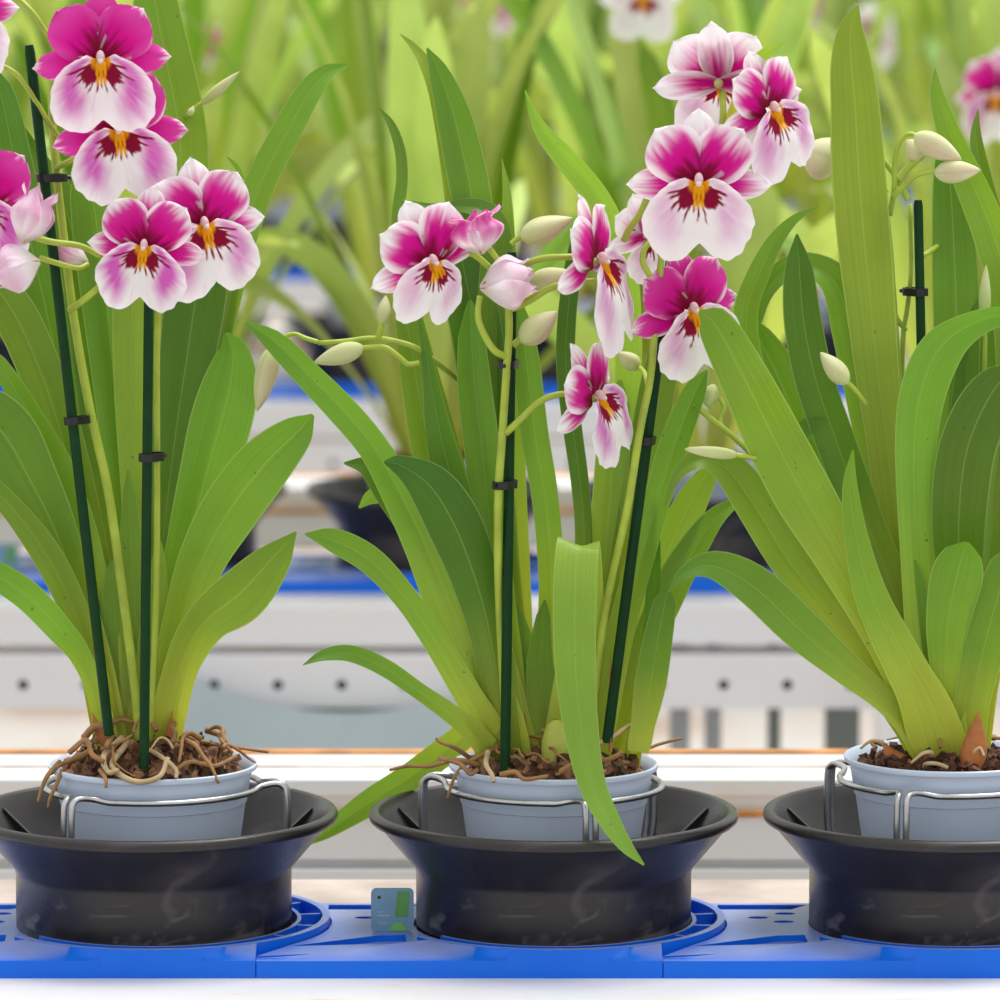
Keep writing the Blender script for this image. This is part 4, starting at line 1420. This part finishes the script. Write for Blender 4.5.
pstem(B, [(507, 283, -0.05), (490, 268, -0.055), (476, 256, -0.058), (463, 252, -0.06), (448, 258, -0.056)], 7, 6)
pstem(B, [(508, 273, -0.05), (498, 260, -0.056), (489, 248, -0.06)], 6, 6)
pstem(B, [(509, 274, -0.05), (525, 264, -0.054), (545, 258, -0.056), (565, 257, -0.056), (592, 256, -0.05)], 7, 6.5)
pstem(B, [(511, 309, -0.05), (530, 300, -0.055), (550, 288, -0.056), (572, 283, -0.052), (596, 281, -0.048)], 8, 6.5)
pstem(B, [(507, 357, -0.05), (494, 350, -0.055), (482, 330, -0.058), (478, 314, -0.058), (480, 296, -0.056)], 7.5, 6)
pstem(B, [(506, 433, -0.046), (520, 420, -0.05), (538, 403, -0.052), (556, 395, -0.052), (582, 393, -0.05)], 7.5, 6)
pstem(B, [(513, 346, -0.045), (517, 342, -0.045), (522, 338, -0.045)], 7, 7)
pstem(B, [(511, 244, -0.04), (516, 240, -0.04), (522, 236, -0.04)], 5.5, 6)
pstem(B, [(474, 396, 0.035), (446, 370, 0.012), (418, 349, -0.01), (395, 341, -0.01), (371, 338, -0.01), (345, 341, -0.012), (318, 343, -0.012)], 6, 4.5)
pstem(B, [(419, 363, -0.012), (408, 364, -0.014), (398, 356, -0.014), (384, 347, -0.014), (360, 348, -0.014)], 6, 5)
pstem(B, [(378, 338, -0.01), (381, 328, -0.012), (382, 320, -0.012)], 6, 6)
pstem(B, [(318, 342, -0.012), (305, 338, -0.012), (294, 334, -0.012), (284, 338, -0.012), (275, 350, -0.012)], 5, 4.5)
pstem(B, [(624, 240, -0.045), (630, 228, -0.05), (640, 214, -0.055), (648, 196, -0.06)], 7, 7)
pstem(B, [(650, 276, -0.06), (643, 262, -0.062), (645, 248, -0.06), (654, 240, -0.056), (664, 240, -0.055)], 6.5, 6)
pstem(B, [(722, 92, -0.04), (723, 108, -0.045), (722, 124, -0.05), (716, 150, -0.04), (700, 180, -0.035), (672, 236, -0.045)], 7, 7)
pstem(B, [(768, 100, -0.03), (754, 110, -0.03), (742, 130, -0.03), (726, 160, -0.03)], 6, 6)
flower(B, 431, 262, -0.075, yaw=26, pitch=4, roll=-24, lr=32, scale=0.0172, white=0.42, dors=0.62, lipw=0.70, lx=0.74, lz=0.90, label='flower with a nearly white lip, facing slightly aside')
flower(B, 594, 262, -0.066, yaw=68, pitch=0, roll=-12, scale=0.0180, white=0.40, lipw=0.55, lx=0.95, lz=1.30, fwd=14)
flower(B, 593, 398, -0.066, yaw=62, pitch=0, roll=-26, scale=0.0162, white=0.38, lipw=0.30, lx=0.9, lz=1.12, fwd=12)
flower(B, 699, 183, -0.088, yaw=-3, pitch=2, roll=0, scale=0.0190, white=0.40, dors=0.75, lipw=0.72, label='largest flower, wide white lip with pink shoulders')
flower(B, 719, 82, -0.045, yaw=172, pitch=-14, roll=4, scale=0.0172, white=0.62, dors=0.85, lipw=0.7, label='flower seen from behind')
flower(B, 769, 110, -0.070, yaw=44, pitch=0, roll=-18, scale=0.0162, white=0.40, lipw=0.45, lz=1.08, fwd=6)
flower(B, 690, 311, -0.045, yaw=30, pitch=0, roll=-12, scale=0.0172, white=0.14, lipw=0.60)
flower(B, 648, 236, -0.020, yaw=150, pitch=10, roll=20, scale=0.0118, white=0.62, lipw=0.75, label='pale flower turned away, half hidden')
half_open(B, (482, 254), (472, 210), 54, -0.070, pink=0.85, flare=0.6, sd=0.5, label='pink flower half opened')
half_open(B, (480, 288), (536, 276), 54, -0.062, pink=0.28, flare=0.1, sd=1.3, label='white nodding flower half opened')
bud(B, (520, 238), (573, 218), 27, -0.04, green=0.5, pinkish=0.25)
bud(B, (528, 286), (574, 272), 24, -0.03, green=0.6, pinkish=0.2)
bud(B, (520, 342), (558, 311), 28, -0.045, green=0.5, pinkish=0.35)
bud(B, (364, 347), (313, 363), 21, -0.014, green=0.5, pinkish=0.15)
bud(B, (274, 346), (257, 412), 23, -0.012, green=0.55, pinkish=0.35)
bud(B, (382, 324), (386, 295), 14, -0.012, green=0.6, pinkish=0.2)
bud(B, (640, 368), (618, 352), 18, 0.0, green=0.7, pinkish=0.1)
bud(B, (838, 166), (800, 148), 44, 0.034, green=0.25, pinkish=0.3, label='fat white bud')
lf([(784, 42, 1), (772, 49, 10), (760, 58, 12), (748, 78, 11), (736, 104, 10), (726, 140, 9)], -0.082, 'leaf_pale', n=14, db=-0.035)
roots_on(B, 20, 9, pale=0.2, dome=0.014)
proot(B, [(480, 765, -0.03), (455, 760, -0.035), (430, 766, -0.03), (408, 766, -0.02), (390, 770, -0.015)], 6, 3)
proot(B, [(470, 758, -0.01), (455, 748, -0.01), (440, 742, -0.005), (436, 738, -0.004)], 5, 3)
proot(B, [(488, 752, -0.035), (486, 764, -0.05), (492, 775, -0.060), (494, 782, -0.063)], 6, 4, True)
proot(B, [(500, 775, -0.058), (515, 772, -0.06), (525, 779, -0.062), (548, 776, -0.062)], 6, 4)
proot(B, [(560, 772, -0.055), (575, 764, -0.058), (588, 770, -0.06), (606, 772, -0.058)], 6, 5)
proot(B, [(596, 752, -0.04), (604, 760, -0.05), (616, 756, -0.052), (622, 752, -0.052)], 6, 5)
proot(B, [(630, 740, -0.01), (645, 748, 0.0), (660, 744, 0.005), (682, 738, 0.01)], 4, 3)
proot(B, [(595, 745, -0.02), (610, 738, -0.02), (625, 728, -0.015), (632, 724, -0.012)], 6, 4, True)
proot(B, [(440, 758, -0.03), (460, 764, -0.046), (470, 774, -0.052), (478, 770, -0.054)], 5, 4)

# ---- the flowerless orchid with tall broad leaves
C = orchid(2, 'flowerless orchid with tall broad leaves and pale buds, brown soil in its pot', 0.0045, 0.006, 'peat', 47, 160)
lf = lambda pts, d=0.0, mat='leaf', **kw: pleaf(C, pts, d, mat, **kw)
lf([(858, 5, 2), (851, 28, 25), (851, 62, 41), (855, 105, 49), (858, 165, 54), (864, 240, 54), (870, 300, 50), (877, 370, 44), (886, 440, 40), (898, 530, 36), (912, 620, 32), (932, 755, 26)], 0.0, 'leaf_pale', fold=0.2)
lf([(699, 311, 14, -0.105), (716, 326, 38, -0.100), (744, 378, 50, -0.09), (772, 435, 58), (802, 492, 60), (836, 550, 52), (872, 615, 42), (906, 675, 36), (938, 752, 28)], -0.075, 'leaf', fold=0.15)
lf([(664, 508, 2), (677, 476, 11), (700, 459, 22), (727, 468, 34), (756, 506, 42), (791, 562, 42), (832, 614, 38), (880, 675, 32), (930, 755, 24)], -0.05, 'leaf', roll=-16)
lf([(668, 592, 2), (686, 572, 14), (715, 566, 30), (755, 587, 42), (800, 629, 42), (845, 668, 32), (882, 698, 25), (910, 725, 24), (930, 760, 20)], -0.06, 'leaf', roll=-12, fold=0.28)
lf([(1030, 318, 12), (1000, 316, 20), (968, 327, 30), (940, 350, 44), (922, 392, 46), (915, 450, 42), (917, 540, 36), (926, 640, 34), (938, 755, 28)], -0.035, 'leaf', roll=-20)
lf([(1018, 362, 16), (990, 396, 50), (967, 450, 58), (959, 515, 56), (960, 580, 46), (964, 650, 36), (966, 755, 26)], -0.03, 'leaf_dark', fold=0.12)
lf([(967, 542, 26), (958, 572, 52), (948, 622, 44), (946, 672, 32), (950, 758, 26)], -0.055, 'leaf', fold=0.15)
lf([(1014, 548, 34), (994, 610, 44), (976, 682, 38), (962, 760, 28)], -0.05, 'leaf')
lf([(853, 450, 2), (850, 486, 15), (856, 536, 24), (872, 598, 34), (902, 660, 42), (925, 705, 44), (944, 762, 38)], -0.07, 'leaf', fold=0.12)
lf([(797, 234, 2), (799, 268, 28), (803, 320, 38), (815, 380, 40), (836, 442, 40), (865, 520, 38), (896, 605, 34), (928, 750, 26)], -0.02, 'leaf_dark', roll=10)
lf([(759, 326, 3), (766, 292, 17), (788, 268, 23), (815, 267, 26), (838, 286, 34), (851, 332, 40), (866, 400, 42), (887, 500, 40), (918, 650, 32), (936, 752, 24)], 0.02, 'leaf', roll=-22)
lf([(818, 207, 1), (795, 219, 9), (775, 242, 17), (758, 276, 23), (746, 315, 25), (752, 370, 28), (790, 470, 30), (850, 600, 30), (924, 752, 22)], -0.005, 'leaf', roll=14)
lf([(742, 310, 14), (774, 368, 44), (800, 430, 52), (832, 502, 48), (880, 615, 40), (930, 752, 26)], 0.005, 'leaf')
lf([(827, 419, 1), (808, 425, 16), (796, 446, 22), (808, 490, 26), (850, 590, 28), (930, 755, 22)], -0.012, 'leaf')
lf([(944, 120, 6), (950, 180, 34), (955, 270, 46), (957, 360, 46), (955, 450, 42), (952, 600, 36), (950, 755, 26)], 0.045, 'leaf_dark')
lf([(935, 68, 1), (938, 98, 15), (954, 145, 26), (974, 190, 33), (994, 240, 37), (1012, 310, 38), (1014, 420, 36), (995, 590, 32), (968, 755, 24)], 0.02, 'leaf_pale', roll=24)
lf([(978, 109, 1), (976, 138, 12), (984, 182, 18), (998, 240, 22), (1012, 330, 26), (1004, 480, 28), (972, 755, 24)], 0.04, 'leaf')
lf([(985, 290, 30), (976, 400, 50), (966, 520, 46), (958, 640, 36), (954, 755, 28)], 0.03, 'leaf')
lf([(1004, 420, 20), (996, 500, 40), (984, 590, 38), (972, 680, 32), (960, 757, 26)], 0.01, 'leaf_pale')
lf([(915, 560, 12), (922, 640, 30), (935, 700, 38), (945, 762, 40)], -0.012, 'leaf_pale', fold=0.12)
lf([(958, 600, 10), (960, 660, 36), (956, 710, 42), (952, 766, 40)], -0.006, 'leaf_pale', fold=0.12)
lf([(892, 620, 8), (908, 680, 28), (922, 720, 34), (932, 766, 34)], -0.006, 'leaf_pale', fold=0.12)
bulb(C, 906, 768, 34, 26, -0.012, 'sheath', 'dry_sheath', lean=-0.9)
bulb(C, 972, 768, 36, 58, -0.03, 'sheath', 'dry_sheath', lean=0.1)
stake(C, (918, 200, 0.012), (930, 752, 0.012), 9.5, [(0.165, -9, 0.004)])
pstem(C, [(890, 215, 0.01), (894, 190, 0.006), (895, 160, 0.004), (899, 143, 0.002), (908, 134, 0.0), (920, 137, -0.002)], 5.5, 5)
pstem(C, [(893, 197, 0.005), (903, 187, 0.002), (917, 175, 0.0), (938, 170, -0.002)], 6, 5.5)
pstem(C, [(898, 180, 0.008), (908, 168, 0.008), (922, 156, 0.008)], 8, 7)
pstem(C, [(878, 156, 0.012), (888, 166, 0.012), (898, 180, 0.01), (908, 200, 0.01)], 6, 7)
pstem(C, [(884, 200, 0.012), (888, 225, 0.014), (892, 270, 0.016), (900, 400, 0.016), (920, 750, 0.012)], 5.5, 6)
pstem(C, [(910, 204, 0.02), (911, 270, 0.02), (907, 310, 0.02), (903, 340, 0.02), (904, 420, 0.02), (924, 750, 0.014)], 4.5, 6)
pstem(C, [(836, 165, 0.034), (852, 170, 0.034), (868, 178, 0.028), (886, 192, 0.014)], 7, 6)
pstem(C, [(984, 320, 0.0), (985, 345, 0.006), (982, 420, 0.02), (972, 580, 0.02), (960, 755, 0.004)], 4.5, 6)
pstem(B, [(639, 367, 0.0), (645, 374, -0.02), (648, 388, -0.046)], 5, 5)
pstem(C, [(916, 258, 0.018), (926, 254, 0.02), (940, 244, 0.04), (956, 234, 0.07)], 5.5, 5)
pstem(C, [(893, 312, 0.016), (899, 322, 0.018), (906, 330, 0.02)], 6, 5)
bud(C, (914, 135), (962, 160), 25, -0.002, green=0.35, pinkish=0.35)
bud(C, (934, 173), (981, 170), 23, -0.002, green=0.4, pinkish=0.3)
bud(C, (924, 158), (906, 140), 24, 0.010, green=0.3, pinkish=0.25)
bud(C, (848, 384), (820, 352), 21, -0.04, green=0.55, pinkish=0.1)
pstem(C, [(847, 382, -0.04), (856, 391, -0.036), (866, 404, -0.025)], 5, 4)
bud(C, (984, 322), (986, 264), 12, 0.0, green=1.0, pinkish=0.0, label='slim green bud')
bud(C, (718, 398), (700, 394), 24, -0.015, green=0.85, pinkish=0.0)
pstem(C, [(720, 398, -0.015), (724, 408, -0.016), (720, 420, -0.018), (722, 428, -0.02)], 5, 5)
pstem(C, [(694, 404, -0.02), (710, 418, -0.02), (730, 434, -0.02), (754, 456, -0.02)], 6, 6)
bud(C, (738, 455), (684, 449), 12, -0.055, green=0.7, pinkish=0.0, sharp=0.6)
pstem(C, [(736, 455, -0.055), (746, 456, -0.054), (756, 458, -0.05)], 5, 5)
roots_on(C, 10, 13, pale=0.4, dome=0.006)
proot(C, [(925, 770, -0.03), (926, 764, -0.04), (938, 764, -0.045), (948, 768, -0.046)], 5, 4, True)
proot(C, [(974, 764, -0.03), (974, 752, -0.034), (980, 748, -0.034), (984, 756, -0.036)], 4, 3, True)

# ------------------------------------------------------------------ flowers far behind, each on a plant of its row
def nearest(k, X):
    i = min(range(len(rowx(k))), key=lambda q: abs(rowx(k)[q] - X))
    return far_plants[(k, i)]
for (x, y, k, dY, yaw, white, lw, sc) in ((490, 4, 3, -0.02, 20, 0.12, 0.3, 0.0165), (641, -3, 2, 0.05, 10, 0.85, 1.0, 0.0175), (998, 96, 2, -0.05, -20, 0.3, 0.3, 0.019),
                                      (872, 34, 3, 0, 30, 0.85, 1.0, 0.018), (204, 46, 3, 0.0, 160, 0.3, 0.3, 0.014), (800, 8, 4, 0, 0, 0.3, 0.6, 0.016), (770, 180, 4, 0, 20, 0.6, 0.8, 0.015)):
    p = P(x, y, rowY(k) + dY)
    pl = nearest(k, p.x)
    a = pl.rotation_euler.z
    # the plant is turned about z: give the flower and its stalk in the plant's own axes
    inv = Matrix.Rotation(-a, 4, 'Z')
    hold = type('H', (), {})()
    fo = flower(pl, x, y, rowY(k) + dY, yaw=yaw, scale=sc, white=white, lipw=lw, lod=0)
    loc = inv @ (p - Vector(pl.location))
    fo.matrix_local = Matrix.Translation(loc) @ Matrix.Rotation(R(yaw) - a, 4, 'Z') @ Matrix.Diagonal((sc, sc, sc, 1))
    mb = MB()
    b0 = Vector((0, 0, 0.09))
    back = inv @ Vector((0, 0.02, 0))
    mb.tube(crom([tuple(b0), tuple(b0.lerp(loc, 0.5) + back), tuple(loc + back * 1.0 + Vector((0, 0, -0.02))), tuple(loc + back * 0.2)], 18), 0.002, 6)
    mb.build('flower_stem', M['stem'], pl)

# ------------------------------------------------------------------ light
w = bpy.data.worlds.new('World')
SC.world = w
w.use_nodes = True
nt = w.node_tree
bg = nt.nodes['Background']
tc = N(nt, 'ShaderNodeTexCoord')
sp = N(nt, 'ShaderNodeSeparateXYZ')
L(nt, tc.outputs['Generated'], sp.inputs[0])
r = ramp(nt, [(0.0, (0.55, 0.58, 0.55)), (0.5, (0.80, 0.84, 0.82)), (0.75, (1.0, 1.0, 1.0)), (1.0, (1.05, 1.05, 1.08))])
L(nt, mth(nt, 'ADD', mth(nt, 'MULTIPLY', sp.outputs[2], 0.5), 0.5), r.inputs[0])
L(nt, r.outputs[0], bg.inputs['Color'])
bg.inputs['Strength'].default_value = 0.88
sun = bpy.data.lights.new('daylight', 'SUN')
sun.energy = 2.8
sun.angle = R(30)
sun.color = (1.0, 0.98, 0.94)
so = bpy.data.objects.new('daylight', sun)
COL.objects.link(so)
so.rotation_euler = (R(-12), R(16), 0)

cam = bpy.data.cameras.new('Camera')
cam.sensor_width = 36
cam.sensor_fit = 'HORIZONTAL'
cam.lens = 36 * F / 1000
cam.clip_start = 0.05
cam.clip_end = 200
cam.dof.use_dof = True
cam.dof.focus_distance = 3.19
cam.dof.aperture_fstop = (cam.lens / 1000) / 0.020
cam.dof.aperture_blades = 9
co = bpy.data.objects.new('Camera', cam)
COL.objects.link(co)
co.location = CAM
co.rotation_euler = (R(90) - TH, 0, 0)
SC.camera = co

SC.view_settings.view_transform = 'Standard'
SC.view_settings.look = 'None'
SC.view_settings.gamma = 1.0
SC.view_settings.use_curve_mapping = False
SC.view_settings.exposure = 0.25
try:
    SC.cycles.use_denoising = True
    SC.cycles.max_bounces = 10
    SC.cycles.diffuse_bounces = 5
    SC.cycles.transmission_bounces = 8
except Exception:
    pass
